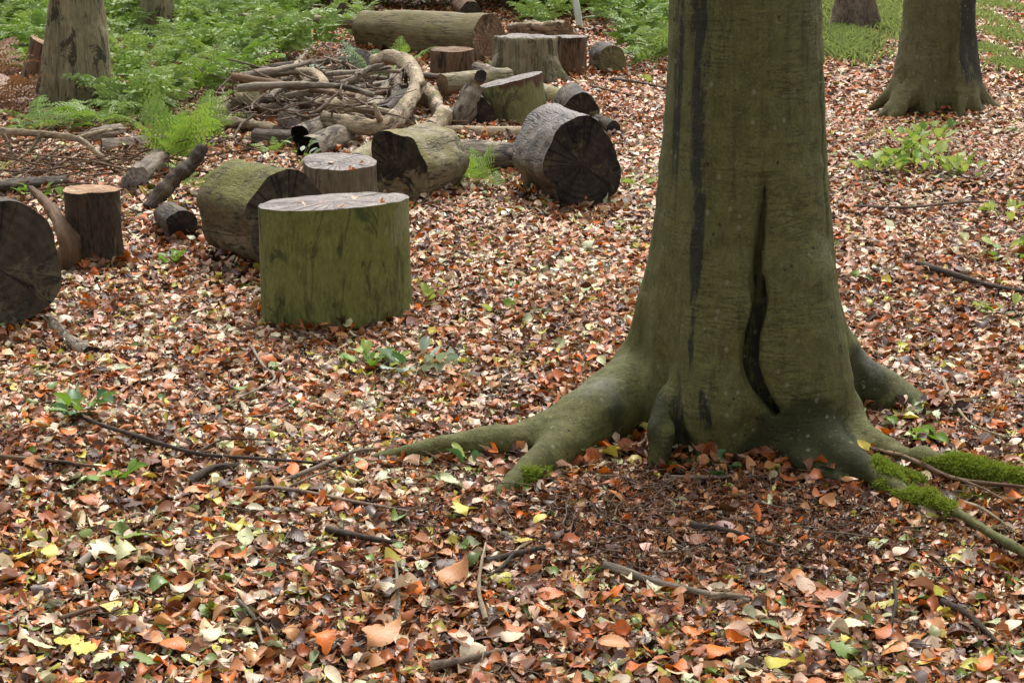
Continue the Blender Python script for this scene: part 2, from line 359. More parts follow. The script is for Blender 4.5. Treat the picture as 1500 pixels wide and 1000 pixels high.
# ------------------------------------------------------------------ surface nets for trunks and roots
def surface_nets(d, xs, ys, zs):
    nx, ny, nz = d.shape
    neg = d < 0
    cells = np.zeros((nx - 1, ny - 1, nz - 1), np.int16)
    for a in (0, 1):
        for b in (0, 1):
            for c in (0, 1):
                cells += neg[a:nx - 1 + a, b:ny - 1 + b, c:nz - 1 + c]
    act = (cells > 0) & (cells < 8)
    idx = -np.ones(act.shape, np.int64); I, J, K = np.nonzero(act); idx[I, J, K] = np.arange(len(I))
    acc = np.zeros((len(I), 3)); cnt = np.zeros(len(I))
    cor = [(a, b, c) for a in (0, 1) for b in (0, 1) for c in (0, 1)]
    for e0 in cor:
        for ax in range(3):
            if e0[ax]: continue
            e1 = list(e0); e1[ax] = 1
            d0 = d[I + e0[0], J + e0[1], K + e0[2]]; d1 = d[I + e1[0], J + e1[1], K + e1[2]]
            m = (d0 < 0) != (d1 < 0); t = np.where(m, d0 / np.where(m, d0 - d1, 1), 0)
            q = np.array([e0] * len(I), float); q[:, ax] += t
            acc[m] += q[m]; cnt[m] += 1
    q = acc / cnt[:, None]
    def lerp(ax, base, f): return ax[base] + (ax[base + 1] - ax[base]) * f
    V = np.stack([lerp(xs, I, q[:, 0]), lerp(ys, J, q[:, 1]), lerp(zs, K, q[:, 2])], 1)
    F = []
    for ax in range(3):
        sl0 = [slice(None)] * 3; sl1 = [slice(None)] * 3
        sl0[ax] = slice(0, -1); sl1[ax] = slice(1, None)
        cr = neg[tuple(sl0)] != neg[tuple(sl1)]
        a, b, c = np.nonzero(cr); g = [a, b, c]
        u, v = (ax + 1) % 3, (ax + 2) % 3
        ok = (g[u] > 0) & (g[v] > 0) & (g[u] < d.shape[u] - 1) & (g[v] < d.shape[v] - 1)
        g = [k[ok] for k in g]
        def at(du, dv):
            h = list(g); h[u] = h[u] + du; h[v] = h[v] + dv; return idx[h[0], h[1], h[2]]
        f = np.stack([at(-1, -1), at(0, -1), at(0, 0), at(-1, 0)], 1)
        flip = ~neg[g[0], g[1], g[2]]
        f[flip] = f[flip][:, ::-1]
        F.append(f)
    return V, np.concatenate(F)
def smin(a, b, k):
    h = np.clip(0.5 + 0.5 * (b - a) / k, 0, 1); return b + (a - b) * h - k * h * (1 - h)
def chain_d(P, pts, rad):
    """distance to a chain of tapered capsules; P is a tuple of arrays"""
    out = None
    for (a, b, ra, rb) in zip(pts[:-1], pts[1:], rad[:-1], rad[1:]):
        ab = b - a; L2 = float(ab @ ab)
        px, py, pz = P[0] - a[0], P[1] - a[1], P[2] - a[2]
        t = np.clip((px * ab[0] + py * ab[1] + pz * ab[2]) / L2, 0, 1)
        e = np.sqrt((px - t * ab[0]) ** 2 + (py - t * ab[1]) ** 2 + (pz - t * ab[2]) ** 2) - (ra + t * (rb - ra))
        out = e if out is None else np.minimum(out, e)
    return out
def cr(pts, n=6):
    """Catmull-Rom through points (any dimension)"""
    pts = [np.asarray(p, float) for p in pts]
    if len(pts) < 3:
        return np.array([pts[0] + (pts[1] - pts[0]) * t for t in np.linspace(0, 1, n + 1)])
    q = [2 * pts[0] - pts[1]] + pts + [2 * pts[-1] - pts[-2]]; out = []
    for i in range(1, len(q) - 2):
        for t in np.linspace(0, 1, n, endpoint=False):
            a, b, c, d = q[i - 1], q[i], q[i + 1], q[i + 2]
            out.append(0.5 * (2 * b + (c - a) * t + (2 * a - 5 * b + 4 * c - d) * t * t + (3 * b - a - 3 * c + d) * t ** 3))
    out.append(pts[-1]); return np.array(out)

def sdf_tree(name, label, cat, centre, profile, roots, grooves, mat, step, ext, zdense, ztop, lean=(0, 0), lobes=(), attr_fn=None, group=None,
             bulges=(), rk=0.06, ztop_cut=None, body='trunk', capmat=None, nf=1.0):
    """trunk with a flared, rooted foot; the roots are parts of their own cut from one smooth surface"""
    root = empty(name, (centre[0], centre[1], float(gz(centre[0], centre[1]))), label, cat, group)
    x0, x1, y0, y1 = ext
    xs = np.arange(x0, x1, step); ys = np.arange(y0, y1, step)
    zl = [*np.arange(-0.09, zdense, step)]; s = step
    while zl[-1] < ztop: s *= 1.12; zl.append(zl[-1] + s)
    zs = np.array(zl)
    G = np.meshgrid(xs.astype(np.float32), ys.astype(np.float32), zs.astype(np.float32), indexing='ij')
    pz_, pr_ = np.array(profile).T
    def trunk_d(P):
        cx = centre[0] + lean[0] * P[2]; cy = centre[1] + lean[1] * P[2]
        dx, dy = P[0] - cx, P[1] - cy
        r = np.interp(P[2], pz_, pr_); th = np.arctan2(dx, -dy)
        for (k, ph, amp, zf) in lobes: r = r * (1 + amp * np.cos(k * (th - ph)) * np.exp(-np.maximum(P[2], 0) / zf))
        return (np.hypot(dx, dy) - r) * 0.9
    def full(P):
        d = trunk_d(P)
        for pts, rad, k in roots:
            lo = pts.min(0) - 0.3; hi = pts.max(0) + 0.3
            d = smin(d, chain_d(P, pts, rad), k)
        for pts, rad, k in bulges: d = smin(d, chain_d(P, pts, rad), k)
        for pts, rad, k in grooves: d = -smin(-d, chain_d(P, pts, rad), k)
        if ztop_cut: d = np.maximum(d, P[2] - (ztop_cut[0] + ztop_cut[1] * (P[0] - centre[0]) + ztop_cut[2] * (P[1] - centre[1])))
        return d
    D = full(G).astype(np.float32)
    V, F = surface_nets(D, xs, ys, zs)
    Vt = (V[:, 0], V[:, 1], V[:, 2]); e = 0.004
    N = np.stack([full((V[:, 0] + e, V[:, 1], V[:, 2])) - full((V[:, 0] - e, V[:, 1], V[:, 2])),
                  full((V[:, 0], V[:, 1] + e, V[:, 2])) - full((V[:, 0], V[:, 1] - e, V[:, 2])),
                  full((V[:, 0], V[:, 1], V[:, 2] + e)) - full((V[:, 0], V[:, 1], V[:, 2] - e))], 1)
    N /= np.linalg.norm(N, axis=1)[:, None] + 1e-9
    V = V + N * (nf * (0.006 * vnoise(V * [1, 1, 0.6], 7, 5, 2) + 0.0025 * vnoise(V, 30, 9, 2)))[:, None]
    td = trunk_d(Vt); owner = np.zeros(len(V), int); best = td.copy()
    for i, (pts, rad, k) in enumerate(roots):
        dd = chain_d(Vt, pts, rad); m = dd < best - 0.004; owner[m] = i + 1; best[m] = dd[m]
    fo = np.max(owner[F], 1) if len(roots) else np.zeros(len(F), int)
    A = attr_fn(V, N, owner) if attr_fn else {}
    A['bk'] = ('FLOAT_VECTOR', V - centre)
    if capmat is not None:
        up = N[F].mean(1)[:, 2] > 0.9
        hi = V[F].mean(1)[:, 2] > ztop_cut[0] - 0.05
        fo = np.where(up & hi, -1, fo)
    for i in sorted(set(fo.tolist())):
        f = F[fo == i]; used, inv = np.unique(f, return_inverse=True); f2 = inv.reshape(f.shape)
        nm = body if i == 0 else ('cut_top' if i == -1 else 'root')
        at = {k: (t, dat[used]) for k, (t, dat) in A.items()}
        mm = mat
        if i == -1:
            mm = capmat; at['pc'] = ('FLOAT_VECTOR', (V[used] - centre) * [1, 1, 0])
        o = part(root, nm, V[used], f2, mm, attrs=at)
        if i != -1: o.data.normals_split_custom_set_from_vertices([tuple(n) for n in (N[used])]) if False else None
    return root, V, F, N, owner

def rt(spec, extra=0.0):
    """root centreline from (px, top, bottom) outlines on the ground"""
    pts, rad = [], []
    for (px, t, b) in spec:
        g = PH(px, b, 0.0); r = SZ((b - t) / 2, g) * 1.0
        pts.append(PY(px, (t + b) / 2, g[1] + r * 0.8)); rad.append(r)
    c = cr([np.append(p, r) for p, r in zip(pts, rad)], 4)
    return c[:, :3], c[:, 3]

def near_px(V, px, py, Yd, r):
    p = PY(px, py, Yd); return np.exp(-((V - p) ** 2).sum(1) / (r * r))

# ---- the big beech
YT = TREE[1]
prof = []
for (py, l, r_) in [(-900, 985, 1185), (0, 978, 1207), (100, 974, 1209), (200, 966, 1210), (300, 956, 1213), (400, 944, 1221), (470, 938, 1230), (540, 945, 1235), (600, 948, 1236), (660, 945, 1236), (760, 940, 1240)]:
    c = PY(1086, py, YT); prof.append((c[2], SZ((r_ - l) / 2, PY(1086, py, YT - 0.05))))
prof = sorted(prof); prof = [(z, r_ * 0.985) for z, r_ in prof]
prof.append((prof[-1][0] + 5.5, prof[-1][1] * 0.75))
roots = []
def addroot(*s, k=0.07):
    p, r_ = rt(s); roots.append((p, r_, k))
# long left root
p, r_ = rt([(985, 470, 610), (925, 520, 640), (868, 558, 660), (800, 602, 672), (730, 624, 676), (660, 640, 680), (605, 654, 682), (548, 668, 686)]); p[16:, 2] += .012; roots.append((p, r_, 0.04))
# its branch towards the camera
p, r_ = rt([(860, 580, 665), (815, 628, 690), (782, 662, 706), (752, 694, 722), (728, 716, 732)]); roots.append((p, r_, 0.04))
# small foot
foot = np.array([PY(985, 590, YT - 0.17), PY(968, 632, YT - 0.26), PH(956, 688, -0.015)]); roots.append((foot, np.array([0.05, 0.042, 0.045]), 0.022))
foot = np.array([PY(1010, 560, YT - .16), PY(1004, 640, YT - .22), PH(1008, 676, -.02)]); roots.append((foot, np.array([.05, .045, .03]), .03))
# centre front lobe
foot = np.array([PY(1050, 470, YT - 0.14), PY(1055, 590, YT - 0.20), PH(1066, 668, -0.02)]); roots.append((foot, np.array([0.09, 0.10, 0.09]), 0.03))
# right front root and its long thin end
p, r_ = rt([(1172, 556, 664), (1198, 606, 688), (1232, 640, 704), (1272, 668, 714), (1330, 716, 738), (1395, 752, 768), (1470, 799, 812), (1540, 838, 850)]); p[18:, 2] += .022; roots.append((p, r_, 0.035))
p, r_ = rt([(1190, 540, 660), (1225, 612, 676), (1262, 655, 694), (1300, 684, 708), (1345, 702, 720)]); roots.append((p, r_, 0.018))
p, r_ = rt([(1140, 560, 650), (1168, 632, 690), (1200, 672, 706), (1240, 700, 716)]); roots.append((p, r_, 0.02))
# right root with moss
p, r_ = rt([(1205, 540, 650), (1250, 606, 668), (1300, 640, 684), (1350, 664, 698), (1420, 688, 718), (1500, 708, 730), (1570, 726, 742)]); p[12:, 2] += .022; roots.append((p, r_, 0.025))
# back right root
bk = np.array([PY(1188, 480, YT + 0.08), PY(1240, 548, YT + 0.13), PY(1300, 586, YT + 0.15), PY(1356, 616, YT + 0.14), PY(1420, 648, YT + 0.14)]); 
bk = cr([np.append(a, b) for a, b in zip(bk, [0.09, 0.085, 0.073, 0.05, 0.022])], 4); roots.append((bk[:, :3], bk[:, 3], 0.05))
# back left flare
bk = np.array([PY(1000, 350, YT + 0.06), PY(966, 440, YT + 0.10), PY(944, 520, YT + 0.14), PY(905, 600, YT + 0.2)]); roots.append((bk, np.array([0.055, 0.06, 0.06, 0.05]), 0.04))
# root going away behind
roots.append((np.array([TREE + [0, .1, .3], TREE + [.05, .45, .1], TREE + [.1, .9, -.03]]), np.array([.15, .1, .04]), 0.08))
def front(px, py, push=0.0):
    """point on the camera side of the trunk at that height"""
    c = PY(1086, py, YT); q = PY(px, py, YT); rr = np.interp(c[2], *np.array(prof).T)
    off = np.clip((q[0] - c[0]) / rr, -0.98, 0.98)
    q2 = PY(px, py, YT - rr * math.sqrt(1 - off * off) + push); return q2
gro = []
g = [(1122, 262, .0015), (1118, 300, .005), (1112, 350, .010), (1108, 400, .015), (1112, 440, .018), (1101, 490, .019), (1098, 530, .020), (1110, 568, .020), (1134, 598, .016), (1162, 612, .006)]
for lo, hi in [(0, 10)]:
    c = cr([np.append(front(a, b, 0.004 if b < 450 else -0.012 if b > 550 else 0.0), r_) for a, b, r_ in g], 3); gro.append((c[:, :3], c[:, 3], 0.02))
    c2 = c.copy(); u_ = np.linspace(0, 1, len(c)); u_ = np.minimum(1, u_ * 3); c2[:, 1] += .04 * u_; c2[:, 0] += .014 * u_; c2[:, 3] = c[:, 3] * (1 + .2 * u_) + .003 * u_; gro.append((c2[:, :3], c2[:, 3], .012))
c = cr([np.append(front(a, b, -0.05 if b > 540 else 0.004), r_) for a, b, r_ in [(1018, 330, .004), (1000, 420, .008), (986, 500, .012), (990, 600, .018), (992, 640, .03), (1000, 690, .055)]], 3); gro.append((c[:, :3], c[:, 3], 0.012))
c = cr([np.append(front(a, b, -0.04), r_) for a, b, r_ in [(1016, 540, .006), (1030, 600, .013), (1034, 650, .02)]], 3); gro.append((c[:, :3], c[:, 3], 0.01))
hol = np.array([PY(935, 585, YT - .16), PY(922, 640, YT - .22), PY(915, 690, YT - .30)]); gro.append((hol, np.array([.012, .045, .075]), .04))
hol = np.array([front(1112, 640, -.04), PY(1108, 680, YT - .30), PY(1105, 712, YT - .36)]); gro.append((hol, np.array([.012, .03, .05]), .04))
hol = np.array([PY(1242, 600, YT - .10), PY(1262, 640, YT - .16), PY(1290, 672, YT - .22)]); gro.append((hol, np.array([.012, .02, .02]), .02))
c = cr([np.append(front(a, b, 0.0), r_) for a, b, r_ in [(968, 190, .003), (962, 330, .005), (948, 430, .008), (938, 480, .014)]], 3); gro.append((c[:, :3], c[:, 3], 0.02))
c = cr([np.append(front(a, b, 0.003), r_) for a, b, r_ in [(1192, 0, .004), (1195, 150, .005), (1203, 300, .004), (1212, 420, .003)]], 3); gro.append((c[:, :3], c[:, 3], 0.02))
bul = [(np.array([front(1082, 400, 0.035), front(1078, 500, 0.035), front(1085, 570, .03)]), np.array([.03, .045, .045]), .05), (np.array([front(1140, 330, .05), front(1142, 480, 0.045), front(1160, 570, .04)]), np.array([.03, .05, .05]), .05),
       (np.array([front(1092, 450, 0.03), front(1092, 475, 0.03)]), np.array([.045, .045]), .03),
       (np.array([front(1150, 420, 0.10), front(1175, 560, 0.07)]), np.array([.11, .13]), .08)]
def beech_attr(V, N, owner):
    cx = TREE[0]; dx = V[:, 0] - cx + .0267 * V[:, 2]; dy = V[:, 1] - YT
    th = np.degrees(np.arctan2(dx, -dy)) + math.degrees(math.atan2(cx, YT)) * 0
    z = V[:, 2]; rr = np.interp(z, *np.array(prof).T)
    off = dx / rr
    wob = 0.03 * vnoise(np.stack([z * 5, z * 0, z * 0], 1), 1, 4, 3)
    z0 = PY(1086, 420, YT - .2)[2]; z1 = PY(1086, 620, YT - .2)[2]; zt = PY(1086, 0, YT - .2)[2]
    cen = np.interp(z, [z1, z0, zt, zt + 4], [-.63, -.60, -.665, -.7]) + wob
    wid = np.interp(z, [z1, z0 - .05, z0 + .05, zt, zt + 4], [.012, .03, .08, .13, .1]) * (1 + 0.35 * vnoise(V * [6, 6, 1.6], 3, 8, 2))
    st = np.clip(1.35 - np.abs(off - cen) / np.maximum(wid, .004), 0, 1) * (dy < 0.02)
    st2 = np.clip(1.5 - np.abs(off + .87 - wob) / .05, 0, 1) * (dy < 0.05) * sstep(z0, zt - .2, z) * 0.9
    st3 = np.clip(1.5 - np.abs(off - .86 - wob) / .03, 0, 1) * (dy < .1) * 0.42
    gd = chain_d((V[:, 0], V[:, 1], V[:, 2]), gro[1][0], gro[1][1])
    st4 = np.clip(1 - gd / 0.007, 0, 1) * sstep(PY(1110, 300, YT)[2], PY(1110, 400, YT)[2], z) * 1.0  # inside of the cleft blackened, its shade painted into the bark
    cl = gro[2]; gd = chain_d((V[:, 0], V[:, 1], V[:, 2]), cl[0], cl[1]); st5 = np.clip(1 - gd / .006, 0, 1) * .7
    crk = [np.clip(1 - chain_d((V[:, 0], V[:, 1], V[:, 2]), gro[i_][0], gro[i_][1]) / .006, 0, 1) * .8 for i_ in (2, 3)]
    stain_shade = np.maximum.reduce([st * (owner == 0), st2 * (owner == 0), st3, st4, st5, *crk])
    nz = 0.5 + 0.8 * vnoise(V, 9, 21, 3)
    al = near_px(V, 1178, 655, YT - .28, .15) + near_px(V, 1225, 690, YT - .4, .08) + near_px(V, 925, 600, YT - .22, .10) * 1.1 + near_px(V, 995, 665, YT - .28, .05) * 1.2 + near_px(V, 1085, 700, YT - .33, .07) * .8 + near_px(V, 1270, 560, YT + .05, .10) + near_px(V, 930, 500, YT - .1, .06)  # algae, plus the shade of the root hollows put into the colour
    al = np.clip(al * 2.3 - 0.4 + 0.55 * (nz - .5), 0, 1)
    pale = np.clip((near_px(V, 880, 570, YT - .1, .08) + near_px(V, 945, 505, YT - .05, .06) + near_px(V, 1330, 580, YT + .1, .10) * .9 + near_px(V, 1275, 525, YT + .1, .05)) * 1.4 * (N[:, 2] > 0.15) * (0.15 + 0.8 * nz) - .2, 0, .75)
    return {'stain_shade': ('FLOAT', stain_shade), 'algae_shade': ('FLOAT', al), 'pale': ('FLOAT', pale)}
x0, x1 = PH(540, 690)[0] - .05, PH(1560, 800)[0] + .05
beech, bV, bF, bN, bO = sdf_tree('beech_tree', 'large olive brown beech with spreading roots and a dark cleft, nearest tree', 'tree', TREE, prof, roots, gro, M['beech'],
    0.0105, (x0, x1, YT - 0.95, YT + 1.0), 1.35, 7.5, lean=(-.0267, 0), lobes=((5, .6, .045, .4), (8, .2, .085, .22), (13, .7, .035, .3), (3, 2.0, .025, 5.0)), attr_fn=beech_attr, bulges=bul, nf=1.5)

# moss tufts on its roots
def tufts(parent, pts, nrm, size, mat, name='moss', per=4):
    n = len(pts); k = per
    P = np.repeat(pts, k, 0); Nn = np.repeat(nrm, k, 0); m = len(P)
    t = rng.normal(size=(m, 3)); a = np.cross(Nn, t); a /= np.linalg.norm(a, axis=1)[:, None]
    h = (Nn + rng.normal(size=(m, 3)) * 0.55); h /= np.linalg.norm(h, axis=1)[:, None]
    s = size * rng.uniform(.5, 1.3, m)[:, None]
    P = P + a * rng.normal(size=(m, 1)) * size * .4
    V = np.stack([P - a * s * .22, P + a * s * .22, P + h * s], 1).reshape(-1, 3)
    o = part(parent, name, V, np.arange(len(V)).reshape(-1, 3), mat); tag(o, kind='stuff'); return o
def moss_on(parent, V, N, spots, size, n):
    w_ = sum(near_px(V, px, py, PH(px, py)[1], r_) for px, py, r_ in spots) * (N[:, 2] > -.1) * np.clip(.5 + vnoise(V, 14, 2, 2), 0, 1)
    w_ = np.where(w_ > .25, w_, 0); i = rng.choice(len(V), n, p=w_ / w_.sum())
    tufts(parent, V[i] + rng.normal(size=(n, 3)) * .006, N[i], size, M['moss'])
moss_on(beech, bV, bN, [(772, 712, .05), (790, 700, .04), (1300, 700, .07), (1400, 696, .07), (1440, 708, .12), (1490, 722, .12), (1345, 752, .07), (1320, 722, .06), (1270, 705, .05), (1370, 770, .05)], .008, 26000)

q = np.stack([PH(1435, 700)[0] + rng.normal(size=9000) * .10, PH(1435, 712)[1] + rng.normal(size=9000) * .06, np.zeros(9000)], 1); q = q[vnoise(q, 13, 5, 2) > -.15]
q[:, 2] = gz(q[:, 0], q[:, 1]) + .012 + .012 * vnoise(q, 20, 6, 2); tufts(beech, q, np.tile([0., 0, 1.], (len(q), 1)), .008, M['moss'])
# ---- the tree at the right
RT = PH(1368, 158)
prof_r = [(PY(1368, py, RT[1])[2], SZ((b - a) / 2, RT) * .98) for py, a, b in [(250, 1300, 1430), (160, 1302, 1432), (110, 1308, 1428), (70, 1311, 1423), (20, 1318, 1423), (-60, 1320, 1421), (-700, 1325, 1412)]]
prof_r = sorted(prof_r); prof_r.append((6.5, prof_r[-1][1] * .8))
rr_ = []
for pts, rad in [([(1338, 60, -.05), (1324, 112, -.10), (1300, 143, -.12), (1262, 168, -.05)], (.07, .06, .042, .012)), ([(1345, 60, -.08), (1334, 115, -.15), (1312, 150, -.24), (1278, 180, -.3)], (.08, .06, .042, .014)),
                 ([(1352, 80, -.10), (1338, 125, -.19), (1322, 158, -.3), (1298, 184, -.36)], (.08, .06, .042, .015)), ([(1356, 110, -.12), (1357, 145, -.2), (1362, 172, -.25)], (.06, .04, .02)),
                 ([(1390, 70, -.1), (1400, 125, -.18), (1406, 158, -.28), (1408, 180, -.34)], (.07, .055, .04, .025)), ([(1396, 40, -.02), (1410, 104, -.02), (1432, 142, -.02), (1458, 160, -.05), (1488, 173, -.08)], (.08, .075, .055, .038, .014)),
                 ([(1368, 100, .2), (1380, 130, .5), (1385, 140, .9)], (.1, .07, .02)), ([(1405, 120, -.12), (1428, 158, -.2), (1440, 172, -.25)], (.08, .045, .015))]:
    c = cr([np.append(PY(a, b, RT[1] + dy), r_) for (a, b, dy), r_ in zip(pts, rad)], 4); rr_.append((c[:, :3], c[:, 3], .06))
gr = [(np.array([PY(1392, -200, RT[1] - .19), PY(1392, 40, RT[1] - .2), PY(1388, 120, RT[1] - .22), PY(1385, 165, RT[1] - .3)]), np.array([.02, .026, .035, .05]), .04),
      (np.array([PY(1330, 90, RT[1] - .2), PY(1322, 130, RT[1] - .2)]), np.array([.008, .012]), .02), (np.array([PY(1338, 150, RT[1] - .3), PY(1338, 175, RT[1] - .3)]), np.array([.02, .03]), .02)]
def r_attr(V, N, owner):
    off = (V[:, 0] - RT[0] + .035 * V[:, 2]) / .2
    st = sstep(.40, .5, off + .05 * vnoise(V * [1, 1, .4], 9, 3, 2)) * 1.25 * sstep(.05, .3, V[:, 2])
    al = np.clip(.75 - V[:, 2] * 2.2 + .6 * vnoise(V, 6, 2, 2), 0, .6) * (owner == 0)
    return {'stain_shade': ('FLOAT', st), 'algae_shade': ('FLOAT', al), 'pale': ('FLOAT', .25 * np.clip(vnoise(V, 5, 7, 2), 0, 1))}
sdf_tree('beech_tree', 'smooth barked beech with flared roots standing in leaves at upper right', 'tree', RT, prof_r, rr_, gr, M['beech_r'], .018,
         (RT[0] - .6, RT[0] + .62, RT[1] - .6, RT[1] + .95), 1.0, 6.5, lean=(-.035, 0), lobes=((5, .3, .07, .6), (3, 1.2, .06, 9), (7, 2, .03, .8)), nf=2.0, attr_fn=r_attr)
# ---- the tree at the left
LT = PH(112, 158)
prof_l = sorted([(PY(112, py, LT[1])[2], SZ((b - a) / 2, LT) * .97) for py, a, b in [(250, 55, 172), (160, 57, 170), (130, 61, 164), (90, 65, 161), (40, 70, 157), (0, 74, 154), (-700, 82, 148)]]); prof_l.append((6.5, .12))
lr = []
for pts, rad in [([(132, 60, -.06), (146, 120, -.11), (158, 148, -.17), (170, 164, -.22)], (.07, .06, .045, .02)), ([(92, 60, -.05), (76, 120, -.1), (64, 150, -.15), (54, 166, -.2)], (.07, .06, .045, .02)), ([(115, 100, -.08), (118, 140, -.15), (118, 168, -.22)], (.07, .05, .02)),
                 ([(112, 100, .2), (100, 140, .5), (95, 150, .8)], (.08, .05, .02))]:
    c = cr([np.append(PY(a, b, LT[1] + dy), r_) for (a, b, dy), r_ in zip(pts, rad)], 4); lr.append((c[:, :3], c[:, 3], .08))
sdf_tree('woodland_tree', 'grey brown streaked tree with ferns round its foot at upper left', 'tree', LT, prof_l, lr, [], M['bark_grey'], .018,
         (LT[0] - .5, LT[0] + .5, LT[1] - .5, LT[1] + .9), .9, 6.5, lean=(.06, 0), lobes=((5, .3, .06, 1), (7, 1, .05, 4)), nf=2.0)
# ---- farther trees
def far_tree(px, pyb, wpx, label, mat, flare=1.25, lean=(0, 0), roots_at=(), name='woodland_tree', st=.03):
    c = PH(px, pyb); r_ = SZ(wpx / 2, c)
    prof_ = [(-.1, r_ * (flare + .1)), (.05, r_ * flare), (.2, r_ * (1 + (flare - 1) * .4)), (.5, r_), (1.5, r_ * .95), (6.5, r_ * .75)]
    rs = [(np.array([c + [dx * r_ * .5, dy * r_ * .5, .22], c + [dx * r_ * 1.2, dy * r_ * 1.2, .06], c + [dx * r_ * 2.2, dy * r_ * 2.2, -.04]]), np.array([r_ * .5, r_ * .35, r_ * .15]), .05) for dx, dy in roots_at]
    e = r_ * 2.4 + .1
    sdf_tree(name, label, 'tree', c, prof_, rs, [], mat, st, (c[0] - e, c[0] + e, c[1] - e, c[1] + e), .6, 6.5, lean, lobes=((5, px, .05, 2),), nf=2.5)
far_tree(1249, 42, 52, 'dark rough barked tree in the grass behind the big beech', M['bark_rough'], roots_at=((1, -.3), (-.8, -.5)))
far_tree(233, 62, 44, 'slim brown tree rising from the bracken left of centre', M['bark_grey'])
far_tree(497, 24, 26, 'thin dark tree stem behind the fallen trunk', M['bark_rough'], lean=(-.05, 0), st=.02)
far_tree(458, 4, 20, 'thinnest pale stem at the top edge beside the dark stem', M['bark_grey'], st=.02)

# ------------------------------------------------------------------ logs, stumps and branches
def frame_along(pts):
    T = np.gradient(pts, axis=0); T /= np.linalg.norm(T, axis=1)[:, None]
    up = np.array([0, 0, 1.0]) if abs(T[0][2]) < .9 else np.array([1.0, 0, 0])
    n = np.cross(up, T[0]); n /= np.linalg.norm(n); Ns = []
    for t in T:
        n = n - t * (n @ t); n /= np.linalg.norm(n); Ns.append(n)
    Ns = np.array(Ns); return T, Ns, np.cross(T, Ns)
def tube(pts, rad, seg=24, rough=.06, seed=0, fine=.02, cutn=(None, None), harm=None):
    """organic round timber; returns verts, faces and the two end rings"""
    T, Nn, B = frame_along(pts); th = np.linspace(0, 2 * math.pi, seg, endpoint=False)
    rs = np.random.default_rng(seed + 100)
    hp = rs.uniform(0, 6.28, 6); ha = rs.uniform(.3, 1, 6) * rough / np.array([1.0, 1.2, 1.5, 2.0, 2.6, 3.2])
    prof_ = 1 + sum(a * np.cos((k + 2) * th + ph) for k, (a, ph) in enumerate(zip(ha, hp)))
    if harm is not None: prof_ = prof_ * harm(th)
    V = []
    for i in range(len(pts)):
        ring = pts[i] + (np.cos(th)[:, None] * Nn[i] + np.sin(th)[:, None] * B[i]) * (rad[i] * prof_)[:, None]
        V.append(ring)
    V = np.array(V)
    flat = V.reshape(-1, 3); ctr = np.repeat(pts, seg, 0)
    mean = float(np.mean(rad))
    dirn = flat - ctr; dirn /= np.linalg.norm(dirn, axis=1)[:, None] + 1e-9
    flat = flat + dirn * (vnoise(flat, 1.1 / mean, seed, 2) * fine * 2 * mean + vnoise(flat, 5 / mean, seed + 3, 2) * fine * .7 * mean)[:, None]
    n = len(pts); j = np.arange(seg); F = []
    for i in range(n - 1):
        F.append(np.stack([i * seg + j, i * seg + (j + 1) % seg, (i + 1) * seg + (j + 1) % seg, (i + 1) * seg + j], 1))
    s_ = np.concatenate([[0], np.cumsum(np.linalg.norm(np.diff(pts, axis=0), axis=1))])
    global BK
    BK = np.stack([np.tile(np.cos(th), n) * np.repeat(rad, seg) + seed * .77, np.tile(np.sin(th), n) * np.repeat(rad, seg) + seed * .31, np.repeat(s_, seg)], 1)
    return flat, np.concatenate(F), flat[:seg], flat[-seg:]
def cap(ring, axis_, seed=0, depth=.006, dish=0.0):
    """sawn face with slight waves; pc holds its flat coordinates"""
    c = ring.mean(0); a = axis_ / np.linalg.norm(axis_); u = ring[0] - c; u -= a * (u @ a); u /= np.linalg.norm(u); v = np.cross(a, u)
    seg = len(ring); V = []; fr = [1.0, .965, .85, .7, .5, .3, .12]
    for k, f in enumerate(fr):
        q = c + (ring - c) * f; off = -dish * (1 - f * f) + (vnoise(q, 14, seed, 2) * depth if k > 0 else 0)
        V.append(q + a * np.reshape(off, (-1, 1)) * np.ones((seg, 1)))
    V = np.concatenate(V + [c[None] - a * dish]); F = []
    j = np.arange(seg)
    for k in range(len(fr) - 1):
        F += np.stack([k * seg + j, k * seg + (j + 1) % seg, (k + 1) * seg + (j + 1) % seg, (k + 1) * seg + j], 1).tolist()
    k = (len(fr) - 1) * seg
    F += [[k + q, k + (q + 1) % seg, len(V) - 1] for q in range(seg)]
    d = V - c; pc = np.stack([d @ u, d @ v, np.full(len(V), seed * 1.37)], 1)
    pcn = np.stack([d @ u, d @ v, np.zeros(len(V))], 1)
    return V, F, pcn
SEED = [0]; FOOT = []
